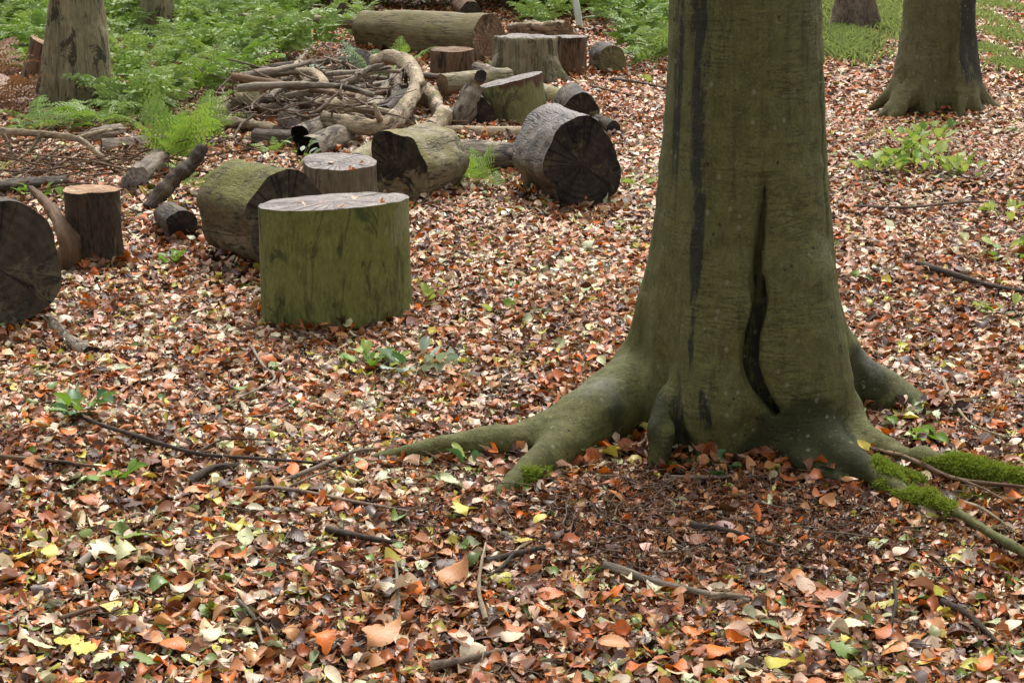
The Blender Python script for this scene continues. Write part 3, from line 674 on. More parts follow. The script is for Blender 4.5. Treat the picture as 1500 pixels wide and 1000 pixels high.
def log(name, label, cat, pts, rad, bark, e0, e1, group=None, seg=28, rough=.09, n=8, fine=.05, dish=(0, 0), harm=None, labels=(None, None), depth=.006, stubs=()):
    """round timber with bark and sawn ends"""
    SEED[0] += 1; sd = SEED[0] * 7
    c = cr([np.append(p, r_) for p, r_ in zip(pts, rad)], n); P, Rr = c[:, :3], c[:, 3]
    base = P.mean(0).copy(); base[2] = gz(base[0], base[1])
    root = empty(name, base, label, cat, group)
    if P[:, 2].min() < Rr.max() * 1.6: FOOT.append((P[0], P[-1], float(Rr.mean())))
    V, F, r0, r1 = tube(P, Rr, seg, rough, sd, fine, harm=harm)
    part(root, 'bark', V, F, bark, attrs={'bk': ('FLOAT_VECTOR', BK)})
    if e0: 
        v, f, pc = cap(r0, P[0] - P[1], sd, depth, dish[0]); o = part(root, 'cut_end', v, f, e0, attrs={'pc': ('FLOAT_VECTOR', pc), 'lo': ('FLOAT', (v[:, 2] - v[-1, 2]) / Rr[0])})
        if labels[0]: o['label'] = labels[0]
    if e1:
        v, f, pc = cap(r1, P[-1] - P[-2], sd + 1, depth, dish[1]); o = part(root, 'cut_end', v, f, e1, attrs={'pc': ('FLOAT_VECTOR', pc)})
        if labels[1]: o['label'] = labels[1]
    for sp_, sr in stubs:
        cs = cr([np.append(p, r_) for p, r_ in zip(sp_, sr)], 4)
        v, f, a, b = tube(cs[:, :3], cs[:, 3], 12, .08, sd + 5, .04)
        o = part(root, 'branch_stub', v, f, bark, attrs={'bk': ('FLOAT_VECTOR', BK)})
        vv, ff, pc = cap(b, cs[-1, :3] - cs[-2, :3], sd + 6, .002); link('cut_end', mkmesh('cut_end', vv - np.array(root.location), ff, M['end_black'], attrs={'pc': ('FLOAT_VECTOR', pc)}), o)
    return root
def lying(name, label, a, b, rpx, bark, e0, e1, rb=None, lift=0.0, cat='log', **kw):
    """timber lying on the ground: ends given as sighted centres (a is the nearer end)"""
    A = PH(*a, 0.1); r0 = SZ(rpx, A); A = PH(*a, r0 * .94 + lift); r0 = SZ(rpx, A)
    r1 = SZ(rb, PH(*b, r0)) if rb else r0 * .97
    B = PH(*b, r1 * .94 + lift)
    return log(name, label, cat, [A, (A * .67 + B * .33), (A * .33 + B * .67), B], [r0, r0 * .67 + r1 * .33, r0 * .33 + r1 * .67, r1], bark, e0, e1, **kw)
def upright(name, label, base, rpx, h, bark, top, tilt=(0, 0), lean=(0, 0), flare=1.04, cat='log', seg=48, rough=.05, fine=.018, top_scale=1.0, depth=.006, lift=0.0, **kw):
    """section standing on end, top cut on a slope"""
    SEED[0] += 1; sd = SEED[0] * 7
    c = PH(*base, 0); r_ = SZ(rpx, c); c[2] = float(gz(c[0], c[1])) + lift
    root = empty(name, c, label, cat, kw.get('group'))
    FOOT.append((c, c + np.array([.001, 0, 0]), r_ * flare))
    n = kw.get('nz', 16); zz = np.linspace(-.05, h, n)
    P = np.stack([c[0] + lean[0] * zz, c[1] + lean[1] * zz, c[2] + zz], 1)
    rad = r_ * np.interp(zz / h, [-.2, 0, .15, .5, 1], [flare * 1.02, flare, 1 + (flare - 1) * .5, 1.0, top_scale])
    V, F, r0, r1 = tube(P, rad, seg, rough, sd, fine)
    def shear(v):
        t = np.clip((v[:, 2] - c[2]) / h, 0, 1); v = v.copy()
        v[:, 2] += t * (tilt[0] * (v[:, 0] - P[-1, 0]) + tilt[1] * (v[:, 1] - P[-1, 1])); return v
    V = shear(V); A = {'bk': ('FLOAT_VECTOR', BK)}
    V[:, 2] += np.where(V[:, 2] > c[2] + h * .8, .006 * vnoise(V, 16, sd, 2), 0)
    if kw.get('attr_fn'): A.update(kw['attr_fn'](V))
    part(root, 'bark', V, F, bark, attrs=A)
    v, f, pc = cap(V[-seg:], np.array([-tilt[0], -tilt[1], 1.0]), sd, depth); part(root, 'cut_top', v, f, top, attrs={'pc': ('FLOAT_VECTOR', pc)})
    return root
def branch(name, label, pts, rad, mat, cat='branch', seg=12, n=8, group=None, twigs=(), end=None, rough=.12, fine=.12):
    """bent limb; forks are parts"""
    SEED[0] += 1; sd = SEED[0] * 7
    c = cr([np.append(p, r_) for p, r_ in zip(pts, rad)], n); P, Rr = c[:, :3], c[:, 3]
    base = P.mean(0).copy(); base[2] = gz(base[0], base[1]); root = empty(name, base, label, cat, group)
    kn = np.random.default_rng(sd); Rr = Rr * (1 + .22 * np.clip(vnoise(np.stack([np.arange(len(Rr)) * .55, np.full(len(Rr), sd), np.zeros(len(Rr))], 1), 1, sd, 2), -.4, 1))
    V, F, r0, r1 = tube(P, Rr, seg, rough, sd, fine)
    part(root, 'limb', V, F, mat, attrs={'bk': ('FLOAT_VECTOR', BK)})
    for ring, ax in ((r0, P[0] - P[1]), (r1, P[-1] - P[-2])):
        v, f, pc = cap(ring, ax, sd, .002); part(root, 'cut_end', v, f, end or M['end_grey'], attrs={'pc': ('FLOAT_VECTOR', pc)})
    for tp, tr in twigs:
        c = cr([np.append(p, r_) for p, r_ in zip(tp, tr)], 4); v, f, a, b = tube(c[:, :3], c[:, 3], 7, .08, sd + 2, .06)
        bk2 = np.concatenate([BK, BK[-1:]])
        k = len(v); v = np.concatenate([v, [c[-1, :3]]]); f = f.tolist() + [[k - 7 + i, k - 7 + (i + 1) % 7, k] for i in range(7)]
        part(root, 'side_shoot', v, f, mat, attrs={'bk': ('FLOAT_VECTOR', bk2)})
    return root

# --- foreground sections
def green_attr(V):
    def fp(px, py):     # on the camera side of the section
        c = PH(493, 452); r_ = SZ(108, c); q = PY(px, py, c[1]); o = np.clip((q[0] - c[0]) / r_, -.98, .98)
        return PY(px, py, c[1] - r_ * math.sqrt(1 - o * o))
    def line(pts, w_):
        P = np.array([fp(*p) for p in pts]); return np.clip(1.2 - chain_d((V[:, 0], V[:, 1], V[:, 2]), P, np.full(len(P), .001)) / w_, 0, 1)
    n = vnoise(V, 22, 4, 3)
    arch = line([(452, 385), (470, 362), (488, 346), (508, 342), (525, 352), (540, 374), (550, 400)], .02) * .62
    arch2 = line([(488, 350), (500, 362), (515, 352)], .035) * .7
    low = line([(440, 430), (462, 452), (470, 470)], .035) * .55 + line([(470, 400), (476, 420)], .014) * .6
    ck = line([(385, 408), (420, 402), (450, 384), (470, 366)], .004) * .75 + line([(550, 408), (585, 412), (602, 408)], .004) * .7 + line([(415, 460), (416, 480)], .005) + line([(512, 455), (513, 482)], .004) + line([(575, 330), (600, 338)], .004) * .7
    moss = line([(500, 375), (515, 400), (525, 440), (545, 460)], .05) * .42 * (1 + .8 * n)
    rim = line([(400, 312), (420, 318), (450, 320), (490, 318), (520, 314)], .017) + line([(408, 318), (411, 344)], .012) + line([(430, 322), (432, 334)], .012)
    rim2 = line([(500, 318), (540, 314), (580, 306)], .006) * .8
    return {'stain_shade': ('FLOAT', np.clip(.78 * np.maximum.reduce([arch * (.9 + 1.0 * n), arch2 * (.75 + 1.0 * n), low * (1.1 + 1.0 * n), ck, moss, rim2]), 0, 1)), 'rust': ('FLOAT', np.clip(rim * (.85 + 1.0 * n), 0, 1))}
upright('log_section', 'green upright log section with grey top standing in front of the others', (493, 455), 108, .405, M['green_log'], M['end_grey'], tilt=(.05, -.09), flare=1.03, rough=.018, fine=.009, seg=128, nz=64, attr_fn=green_attr)
upright('log_section', 'low grey topped log section directly behind the green upright one', (499, 330), 54, .262, M['greyside'], M['end_grey'], tilt=(-.03, .06), flare=1.02)
lying('log', 'mossy barrel shaped log left of the green upright section', (424, 324), (347, 306), 72, M['moss_log'], M['end_saw'], M['end_saw'], seg=56, n=10, rough=.08, fine=.05)
lying('log', 'moss topped log with patchy black and tan rotted end', (582, 246), (646, 230), 51, M['moss_log2'], M['end_patch'], M['end_brown'], rb=46, seg=56, n=10, rough=.08, fine=.05)
lying('log', 'thick dark log with wet black end beside the leaf path', (853, 242), (804, 222), 63, M['wetb'], M['end_black'], M['end_black'], seg=64, n=12, rough=.08, fine=.06, harm=lambda th: 1 + .05 * np.cos(th - .3) ** 8)
lying('log', 'large black ended log cut off by the left edge', (-8, 392), (-85, 366), 100, M['darkb'], M['end_saw'], M['end_saw'], seg=56, rough=.07, fine=.04)
upright('log_section', 'dark brown upright stump with fresh orange top at left', (140, 382), 40, .30, M['darkb'], M['end_orange'], tilt=(-.03, -.04), flare=1.06, cat='stump', rough=.05, fine=.03)
branch('branch', 'stubby broken branch leaning on the orange topped stump', [PH(104, 392, .0), PY(98, 345, 6.55), PY(70, 300, 6.75), PY(45, 276, 6.9)], [.05, .04, .022, .014], M['brown'])
lying('log', 'small dark log end lying left of the mossy barrel log', (268, 331), (248, 318), 24, M['darkb'], M['end_black'], M['end_black'])
branch('branch', 'dark curved branch leaning upward beside the bright fern', [PH(218, 306, .02), PY(240, 278, 7.6), PY(262, 256, 7.65), PY(280, 240, 7.7), PY(298, 214, 7.75)], [.03, .034, .036, .034, .024], M['darkb'], end=M['end_saw'])
lying('log', 'thin pale log lying level behind the two big logs', (652, 196), (775, 198), 11, M['pale'], M['end_grey'], M['end_grey'], seg=16)
lying('log', 'grey weathered log lying level below the thin pale one', (655, 228), (772, 232), 24, M['grey'], M['end_grey'], M['end_grey'], seg=20)
lying('log', 'short cream log piece beside the patchy rotted end', (520, 240), (560, 214), 17, M['moss_log2'], M['end_green'], M['end_green'], seg=16)
upright('log_section', 'tilted log section with sloping pale top and green side', (757, 178), 47, .245, M['stump_green'], M['end_grey'], tilt=(.10, -.05), lean=(-.14, 0), flare=1.02, attr_fn=lambda V: {'rust': ('FLOAT', np.clip((V[:, 2] - .17) * 8 + .5 * vnoise(V * [1, 1, .4], 20, 3, 2), 0, .75))})
branch('log', 'dark barked slab propped against the tilted section', [PH(672, 186, .02), PY(682, 158, 9.75), PY(694, 126, 9.8)], [.06, .062, .05], M['grey'], cat='log', seg=14)
lying('log', 'dark blunt log end left of the tilted section', (702, 168), (690, 150), 24, M['darkb'], M['end_black'], M['end_black'], seg=20)
lying('log', 'dark arched log end poking up behind the wet black log', (853, 163), (836, 148), 26, M['darkb'], M['end_patch'], M['end_black'], seg=24)
lying('log', 'black stub lying right of the dark arched end', (899, 188), (868, 176), 11, M['darkb'], M['end_black'], M['end_black'], seg=14)
lying('log', 'pale green log running out to the dark arched end', (838, 150), (762, 128), 16, M['moss_log2'], M['end_brown'], M['end_brown'], seg=18)
# flared stump
FS = PH(772, 122)
pf = [(-.1, .26), (0, .245), (.06, .225), (.13, .21), (.3, .205), (.6, .205)]
fr = []
for pts, rad in [([(805, 95, -.1), (826, 118, -.15), (846, 134, -.2)], (.06, .045, .02)), ([(800, 100, -.15), (812, 128, -.22), (822, 142, -.26)], (.06, .045, .02)), ([(735, 95, -.1), (715, 122, -.15), (700, 136, -.15)], (.06, .05, .02)), ([(760, 100, -.17), (756, 125, -.2), (752, 140, -.24)], (.05, .05, .03))]:
    fr.append((np.array([PY(a, b, FS[1] + dy) for a, b, dy in pts]), np.array(rad), .05))
z0 = lambda V, N, o: {'stain_shade': ('FLOAT', np.zeros(len(V))), 'algae_shade': ('FLOAT', np.clip(.5 - V[:, 2] * 2 + vnoise(V, 6, 3, 2) * .5, 0, .5)), 'pale': ('FLOAT', .6 * np.clip(.4 + vnoise(V * [1, 1, .2], 9, 7, 2), 0, 1))}
sdf_tree('tree_stump', 'flared grey stump with level sawn top behind the tilted section', 'stump', FS, pf, fr, [], M['stump'], .014, (FS[0] - .45, FS[0] + .5, FS[1] - .45, FS[1] + .4), .42, .43,
         ztop_cut=(.305, .01, -.05), body='bark', capmat=M['end_grey'], attr_fn=z0, lobes=((5, 1, .06, .9), (11, 2, .025, .9)), nf=2.2)
upright('log_section', 'brown split log section with dark hole right of the flared stump', (836, 112), 22, .27, M['brown'], M['end_grey'], flare=1.0, rough=.08)
lying('log', 'pale broken log lying behind the flared stump', (828, 48), (752, 46), 19, M['pale'], M['end_brown'], M['end_brown'], rb=13, lift=.0, seg=30, rough=.2, fine=.14)
lying('log', 'round olive ended log by itself at the edge of the bracken', (896, 90), (880, 84), 22, M['darkb'], M['end_green'], M['end_green'], seg=26)
lying('log', 'small dark log end showing above the fallen trunk', (690, 18), (676, 8), 16, M['brown'], M['end_saw'], M['end_saw'], seg=20)
# fallen trunk
A = PH(716, 58, .17); B = PH(535, 43, .17)
log('fallen_trunk', 'huge fallen trunk with brown sawn end lying across the bracken', 'log', [A, A * .7 + B * .3, A * .35 + B * .65, B], [.187, .178, .165, .14], M['trunk_log'], M['end_brown'], M['end_brown'], seg=56, rough=.05, fine=.03)
branch('branch', 'long pale limb stretching left from the fallen trunk', [PH(545, 36, .2), PH(500, 32, .22), PH(450, 30, .22), PH(400, 31, .2), PH(352, 34, .12)], [.055, .05, .042, .038, .03], M['pale'], twigs=[([PH(400, 31, .2), PH(380, 24, .25), PH(350, 22, .3)], [.03, .02, .01])])
upright('log_section', 'reddish brown log section below the fallen trunk', (662, 118), 32, .2, M['brown'], M['end_brown'], flare=1.02)
lying('log', 'short pale log with dark knot lying left of the flared stump', (648, 122), (745, 112), 14, M['moss_log2'], M['end_brown'], M['end_black'], lift=.08, seg=18,
      stubs=[([PY(702, 118, 10.75), PY(704, 112, 10.62)], [.04, .038])])
lying('log', 'grey log end resting behind the pale knotted log', (742, 118), (700, 104), 13, M['grey'], M['end_black'], M['end_grey'], lift=.06, seg=16)
# crooked branch wood
hw = .055
branch('branch', 'thick crooked pale branch bending like a hook over the pile', [PH(548, 90, .16), PH(572, 84, .2), PH(598, 94, .18), PH(612, 120, .16), PH(598, 150, .14), PH(572, 180, .12), PH(540, 186, .12), PH(510, 181, .13), PH(474, 175, .14)], [.042, .046, .047, .046, .044, .042, .042, .041, .046], M['pale'], seg=20, end=M['hollow'], twigs=[([PH(560, 180, .12), PH(553, 168, .2), PH(548, 150, .26)], [.02, .016, .008]), ([PH(612, 126, .16), PH(622, 122, .2)], [.022, .016])])
branch('branch', 'pale knobbly branch running down from the fallen trunk', [PH(622, 128, .08), PH(634, 140, .08), PH(640, 158, .07), PH(650, 172, .07), PH(632, 192, .05)], [.035, .04, .04, .05, .045], M['pale'], seg=14)
branch('branch', 'slim upright weathered branch inside the crooked hook', [PH(588, 96, .14), PH(582, 118, .12), PH(580, 146, .06)], [.022, .028, .035], M['grey'])
branch('branch', 'short forked branch in the middle of the pile', [PH(540, 168, .05), PH(552, 152, .07), PH(566, 124, .14)], [.06, .05, .02], M['grey'], seg=14)
lying('log', 'weathered log with a dark hollow end in the pile', (452, 222), (512, 196), 20, M['grey'], M['hollow'], M['hollow'], seg=20, rough=.1, dish=(.04, 0))
lying('log', 'small hollow log lying on top of the weathered one', (440, 198), (488, 178), 15, M['grey'], M['hollow'], M['hollow'], seg=18, rough=.1, lift=.05, dish=(.03, 0))
lying('log', 'charred looking dark log at the front of the pile', (372, 205), (452, 208), 15, M['darkb'], M['end_black'], M['end_black'], seg=18, rough=.14)
lying('log', 'short thick grey log standing steeply in the brushwood', (422, 178), (438, 146), 17, M['grey'], M['end_grey'], M['end_brown'], seg=18)
branch('branch', 'arched mossy branch at the left end of the pile', [PH(312, 172, .03), PH(335, 152, .08), PH(365, 146, .1), PH(402, 166, .04)], [.045, .05, .048, .03], M['moss_log2'], seg=12)
branch('branch', 'straight pale pole at the left foot of the pile', [PH(318, 178, .04), PH(360, 182, .04), PH(405, 190, .04)], [.036, .034, .03], M['pale'], seg=12)
branch('branch', 'bent pale limb lying across the top of the brushwood', [PH(372, 116, .18), PH(420, 106, .22), PH(462, 108, .22), PH(488, 134, .16), PH(548, 142, .06)], [.02, .024, .024, .028, .02], M['pale'], twigs=[([PH(430, 106, .22), PH(446, 122, .15), PH(455, 142, .08)], [.016, .015, .01])])
branch('branch', 'dark fork sloping over the brushwood pile', [PH(338, 122, .06), PH(400, 100, .14), PH(470, 92, .1), PH(530, 84, .05)], [.03, .026, .02, .014], M['stick_dark'])
branch('branch', 'dark pole crossing low behind the bent pale limb', [PH(345, 108, .05), PH(420, 96, .08), PH(500, 88, .05)], [.02, .022, .016], M['brown'])
branch('branch', 'short dark limb leaning at the back of the pile', [PH(532, 96, .05), PH(528, 90, .14)], [.075, .07], M['darkb'], seg=16)
branch('branch', 'thin grey curved stick over the brushwood', [PH(395, 118, .15), PH(402, 132, .1), PH(420, 134, .1), PH(432, 116, .16)], [.01, .011, .01, .008], M['grey'])
for k in range(44):
    x, y = (random.uniform(335, 530), random.uniform(98, 160)) if k < 24 or k > 29 else (random.uniform(540, 690), random.uniform(120, 180))
    if x < 430 and y < 110: y += 30
    r_ = random.choice((.012, .016, .02, .026, .034)); a = random.gauss(.25, .8) * random.choice((1, -1)); r_ = min(r_, .02) if k > 29 else r_; L_ = random.uniform(.35, .8) * (1 if k < 24 or k > 29 else .6); h = random.uniform(.03, .14 if k < 24 else .05) if k < 30 else random.uniform(.12, .30)
    p0 = PH(x, y, h); d = np.array([math.cos(a), math.sin(a) * .9, random.gauss(0, .12)]); pts = [p0]
    for q in range(4):
        d = d + np.array([random.gauss(0, .22), random.gauss(0, .22), random.gauss(0, .08)]); d /= np.linalg.norm(d); d[2] = max(-.3, min(.3, d[2])); pts.append(pts[-1] + d * L_ / 4)
        pts[-1][2] = max(pts[-1][2], r_ * .7)
    tw = []
    if random.random() < .6:
        e = np.array([random.gauss(0, .14), random.gauss(0, .14), random.uniform(.0, .14)]); tw.append(([pts[2], pts[2] + e * .5, pts[2] + e + [0, 0, -.02]], [r_ * .55, r_ * .45, r_ * .25]))
    branch('branch', 'weathered branch lying in the tangle of the log pile', pts, list(np.linspace(r_, r_ * .6, 5)), M[random.choice(('grey', 'grey', 'pale', 'brown', 'stick'))], group='branches in the log pile', twigs=tw, seg=9, n=4)
lying('log', 'dark cut log end tucked under the hook of the crooked branch', (560, 168), (596, 142), 15, M['darkb'], M['end_saw'], M['end_black'], seg=22)
lying('log', 'mid brown log slanting behind the crooked branch', (618, 150), (660, 128), 14, M['brown'], M['end_brown'], M['end_black'], seg=22)
lying('log', 'dark log in the gap below the reddish brown section', (640, 180), (700, 158), 15, M['darkb'], M['end_black'], M['end_black'], seg=20)
lying('log', 'pale short log across the middle of the pile', (470, 158), (530, 148), 12, M['pale'], M['end_brown'], M['end_grey'], lift=.08, seg=18)
# wood on the left
branch('branch', 'long pale forked branch reaching in from the left edge', [PH(-40, 196, .10), PH(10, 193, .12), PH(60, 196, .14), PH(112, 203, .13), PH(140, 222, .08), PH(170, 246, .01)], [.02, .018, .017, .016, .014, .008], M['pale'],
       twigs=[([PH(112, 203, .13), PH(150, 192, .14), PH(188, 188, .1)], [.013, .01, .006]), ([PH(4, 196, .12), PH(14, 214, .06), PH(18, 232, .0)], [.012, .01, .007]), ([PH(60, 197, .14), PH(42, 222, .06), PH(10, 244, .01)], [.008, .007, .004])])
lying('log', 'dark rotten log half sunk in leaves behind the stumps', (-20, 276), (98, 268), 11, M['darkb'], M['end_black'], M['end_black'], seg=16, rough=.12)
lying('log', 'grey mouldering log below the ferns at left', (150, 216), (285, 206), 14, M['grey'], M['end_grey'], M['end_grey'], seg=16, rough=.14, fine=.05)
branch('branch', 'grey knotted limb lying above the mouldering log', [PH(118, 206, .03), PH(150, 196, .06), PH(178, 190, .04)], [.03, .035, .028], M['grey'])
branch('branch', 'thin brown twig slanting under the pale forked branch', [PH(20, 256, .01), PH(60, 234, .03), PH(95, 212, .05)], [.008, .008, .006], M['brown'])
lying('log', 'broken grey wood chunk right of the orange topped stump', (198, 268), (232, 240), 22, M['grey'], M['end_grey'], M['end_grey'], seg=18, rough=.15, fine=.06)
branch('branch', 'stout stick lying below the black ended log', [PH(70, 468, .02), PH(100, 496, .02), PH(132, 516, .025)], [.018, .02, .022], M['grey'], end=M['end_black'])
upright('tree_stump', 'reddish snapped stump half hidden behind the left tree', (52, 122), 16, .27, M['brown'], M['end_orange'], tilt=(-.3, 0), lean=(.25, 0), flare=1.5, cat='stump', rough=.1)
# leaning white tube
c = PH(850, 42); t = PY(836, -40, c[1] + .05)
SEED[0] += 1
pr = empty('tree_guard', c, 'slim white tree guard tube leaning in the bracken', 'tree guard')
P = np.array([c + (t - c) * k for k in np.linspace(0, 1, 8)]); V, F, r0, r1 = tube(P, np.full(8, SZ(5, c)), 16, 0, 3, .004)
part(pr, 'tube', V, F, M['post']); V2, F2, a, b = tube(P[-2:], np.full(2, SZ(5, c) * 1.12), 16, 0, 3, .0); part(pr, 'rim', V2, F2, M['post'])

# ------------------------------------------------------------------ sticks on the leaf floor
def stick(label, pp, r0, mat='stick', shoots=(), r1=None, h=.026):
    pts = [on(PH(x, y), h) for x, y in pp]; n = len(pts)
    for i in range(1, n - 1): pts[i][2] += random.uniform(0, .012)
    r1 = r1 or r0 * .5
    tw = []
    for i, q in shoots:
        tw.append(([pts[i], *[on(PH(x, y), h + .01) for x, y in q]], list(np.linspace(r0 * .6, r0 * .25, len(q) + 1))))
    branch('stick', label, pts, list(np.linspace(r0, r1, n)), M[mat], cat='stick', seg=8, n=5, twigs=tw, end=M['end_brown'])
stick('long thin stick lying left of the root tip', [(120, 632), (200, 664), (290, 690), (380, 698), (470, 706), (540, 718)], .006, 'stick_dark', [(2, [(330, 672), (400, 672)])])
stick('dark thick stick below the long thin one', [(278, 732), (310, 718), (350, 706)], .012, 'stick_dark')
stick('pale twig running towards the root tip', [(348, 742), (420, 744), (520, 760), (600, 770)], .006, 'stick', [(1, [(470, 722), (530, 700)])])
stick('forked brown twig left of the root tip', [(410, 732), (460, 716), (520, 684), (570, 672)], .007, 'stick')
stick('thin bent twig standing among leaves in the left middle', [(365, 505), (385, 545), (402, 570), (352, 600), (325, 618)], .005, 'grey')
stick('short dark stick in the foreground centre', [(712, 842), (752, 832), (796, 815)], .011, 'stick_dark', [(1, [(735, 855), (715, 870)])])
stick('grey lichened stick in front of the big beech', [(885, 838), (940, 856), (1000, 872), (1098, 884)], .010, 'grey')
stick('short pale broken stick at the right foreground', [(1042, 880), (1070, 882), (1100, 880)], .010, 'pale')
stick('slender pale stick pointing upward in the foreground', [(578, 945), (584, 910), (582, 870), (580, 850)], .006, 'grey', h=.03)
stick('second slender pale stick beside the torn leaves', [(712, 930), (702, 890), (706, 850), (712, 815)], .005, 'pale', h=.03)
stick('dark stick under leaves at left of centre', [(480, 800), (530, 812), (580, 818)], .010, 'stick_dark')
stick('long brown twig crossing the mossy right root', [(1268, 684), (1330, 704), (1400, 728), (1500, 742)], .007, 'brown', [(2, [(1440, 748), (1490, 776)])], h=.05)
stick('twin thin twig lying beside the mossy root', [(1405, 745), (1440, 762), (1490, 790)], .005, 'pale')
stick('long dark stick lying in leaves at the right edge', [(1345, 400), (1400, 420), (1450, 432), (1510, 440)], .014, 'stick_dark')
stick('thin stick above it running to the right edge', [(1250, 310), (1330, 312), (1420, 305), (1500, 308)], .008, 'stick')
stick('slim dark stick behind the wet black log', [(895, 124), (930, 131), (985, 140)], .012, 'stick_dark')
stick('thin reddish stick right of the arched log end', [(865, 138), (900, 148), (940, 156)], .008, 'brown')
stick('low twig by the leaf plant at the right root', [(1380, 570), (1395, 610), (1420, 645), (1470, 660)], .005, 'pale', [(1, [(1440, 600), (1450, 590)])])
stick('brown stick at the bottom edge in the centre', [(630, 996), (690, 990), (740, 972)], .010, 'stick')
stick('fine twig at the bottom left corner', [(90, 925), (130, 915), (165, 905)], .006, 'brown')
stick('mottled stick piece right of the green leaf at lower left', [(116, 850), (140, 830), (165, 815)], .009, 'grey')
stick('twig standing by the lower left leaves', [(350, 900), (372, 925), (386, 962)], .006, 'grey')
stick('thin dark stick under the bare earth', [(1010, 772), (1060, 778), (1100, 790), (1140, 800)], .009, 'stick_dark')
stick('small twig on the bare earth in front of the beech', [(985, 705), (1050, 706), (1075, 704)], .006, 'stick')
stick('curved twig in front of the left stick pile', [(0, 686), (60, 694), (150, 706)], .008, 'brown')
stick('dark twig below the right root end', [(1380, 880), (1420, 905), (1470, 950)], .009, 'stick_dark')
stick('fine upright looking twig at lower right', [(1310, 850), (1312, 890), (1300, 930)], .005, 'stick_dark')
for i, (x, y) in enumerate([(900, 985)]): pass

# ------------------------------------------------------------------ leaf litter
TPL = []   # leaf template: s across, t along
TPL = np.array([(0, -.5)] + [(s * wv, t) for t, wv in ((-.28, .82), (0, 1.0), (.26, .68)) for s in (-1, 0, 1)] + [(0, .5)])
TF = [(0, 2, 1), (0, 3, 2), (1, 2, 5), (1, 5, 4), (2, 3, 6), (2, 6, 5), (4, 5, 8), (4, 8, 7), (5, 6, 9), (5, 9, 8), (7, 8, 10), (8, 9, 10)]
TF = np.array(TF)
TH = np.array([(0, -.5)] + [(s * wv, t) for t, wv in ((-.40, .52), (-.24, .86), (-.03, 1.0), (.18, .84), (.35, .46)) for s in (-1, 0, 1)] + [(0, .5)])
FH = [(0, 2, 1), (0, 3, 2)]
for r_ in range(4):
    for q in (0, 1):
        a = 1 + r_ * 3 + q; FH += [(a, a + 1, a + 4), (a, a + 4, a + 3)]
FH = np.array(FH + [(13, 14, 16), (14, 15, 16)])
T4 = np.array([(0, -.5), (-.9, -.05), (0, .0), (.9, .05), (0, .5)]); F4 = np.array([(0, 2, 1), (0, 3, 2), (1, 2, 4), (2, 3, 4)])
def leaves_mesh(pos, L, W, c1, c2, tw, yaw, tx, ty, TPL=TPL):
    n = len(pos); s = TPL[None, :, 0]; t = TPL[None, :, 1]
    jit = rng.normal(size=(n, len(TPL))) * .028
    x = s * W[:, None] / 2 * (1 + jit); y = t * L[:, None] + jit * W[:, None] * .3
    z = c1[:, None] * s * s * W[:, None] * .5 + c2[:, None] * (4 * t * t) * L[:, None] * .25 + tw[:, None] * s * t * W[:, None] + jit * W[:, None] * .35
    cx, sx = np.cos(tx)[:, None], np.sin(tx)[:, None]; y, z = y * cx - z * sx, y * sx + z * cx
    cy, sy = np.cos(ty)[:, None], np.sin(ty)[:, None]; x, z = x * cy + z * sy, -x * sy + z * cy
    cz, sz = np.cos(yaw)[:, None], np.sin(yaw)[:, None]; x, y = x * cz - y * sz, x * sz + y * cz
    V = np.stack([x, y, z], 2); V[:, :, 2] -= V[:, :, 2].min(1)[:, None] * .6
    return (V + pos[:, None]).reshape(-1, 3)
PAL = np.array([  # colours of the leaves themselves (linear)
    (0.60, 0.43, 0.31),   # pale pink tan
    (0.66, 0.55, 0.38),   # cream
    (0.47, 0.225, 0.095),  # tan
    (0.37, 0.115, 0.032),  # rust
    (0.175, 0.062, 0.024), # red brown
    (0.07, 0.031, 0.018), # dark brown
    (0.58, 0.155, 0.018), # orange
    (0.48, 0.43, 0.08),   # yellow green
    (0.48, 0.51, 0.29),   # pale green
    (0.13, 0.19, 0.03)])  # green
PAL = (lambda l: np.clip(l + (PAL - l) * 1.1, .004, .85))(PAL.mean(1, keepdims=True))
def palette(pos):
    n = len(pos); w_ = np.tile(np.array([.17, .12, .20, .15, .14, .11, .06, .03, .028, .012]), (n, 1))
    near = sstep(5.2, 3.6, pos[:, 1])[:, None]
    w_ += near * np.array([-.06, -.03, .02, .01, .05, .07, .0, .015, .02, .015])
    lft = sstep(-.2, -1.0, pos[:, 0])[:, None] * near; w_ += lft * np.array([-.03, .06, 0, 0, 0, -.02, 0, .05, .05, .015])
    mid = (sstep(3.6, 5.2, pos[:, 1]) * sstep(11, 8, pos[:, 1]))[:, None]; w_ += mid * np.array([.03, .03, 0, 0, .01, .04, .01, .01, .01, .006])
    far = sstep(8, 12, pos[:, 1])[:, None]; w_ += far * np.array([.04, .0, .08, .07, .0, -.02, .05, 0, -.02, .004])
    s = soilmask(pos)[:, None]; w_ = w_ * (1 - s) + s * np.array([.09, .02, .22, .17, .24, .22, .025, .012, .015, .005])
    cl = vnoise(pos, 2.1, 31, 2)[:, None]; w_ *= 1 + cl * np.array([.6, .6, .1, -.2, -.5, -.6, .3, 1, .8, .8])
    w_ = np.clip(w_, .001, 1); w_ /= w_.sum(1)[:, None]
    k = (rng.random(n)[:, None] > np.cumsum(w_, 1)).sum(1).clip(0, 9)
    c = PAL[k] * rng.uniform(.72, 1.2, n)[:, None] * (1 + rng.normal(size=(n, 3)) * .06)
    return np.clip(c, .004, .85)
SOILC = PH(1030, 750)
def soilmask(p):
    dx = (p[:, 0] - SOILC[0]) / .62; dy = (p[:, 1] - SOILC[1]) / .42
    return sstep(1.25, .5, np.hypot(dx, dy) + .25 * vnoise(p, 5, 12, 2)) * .9
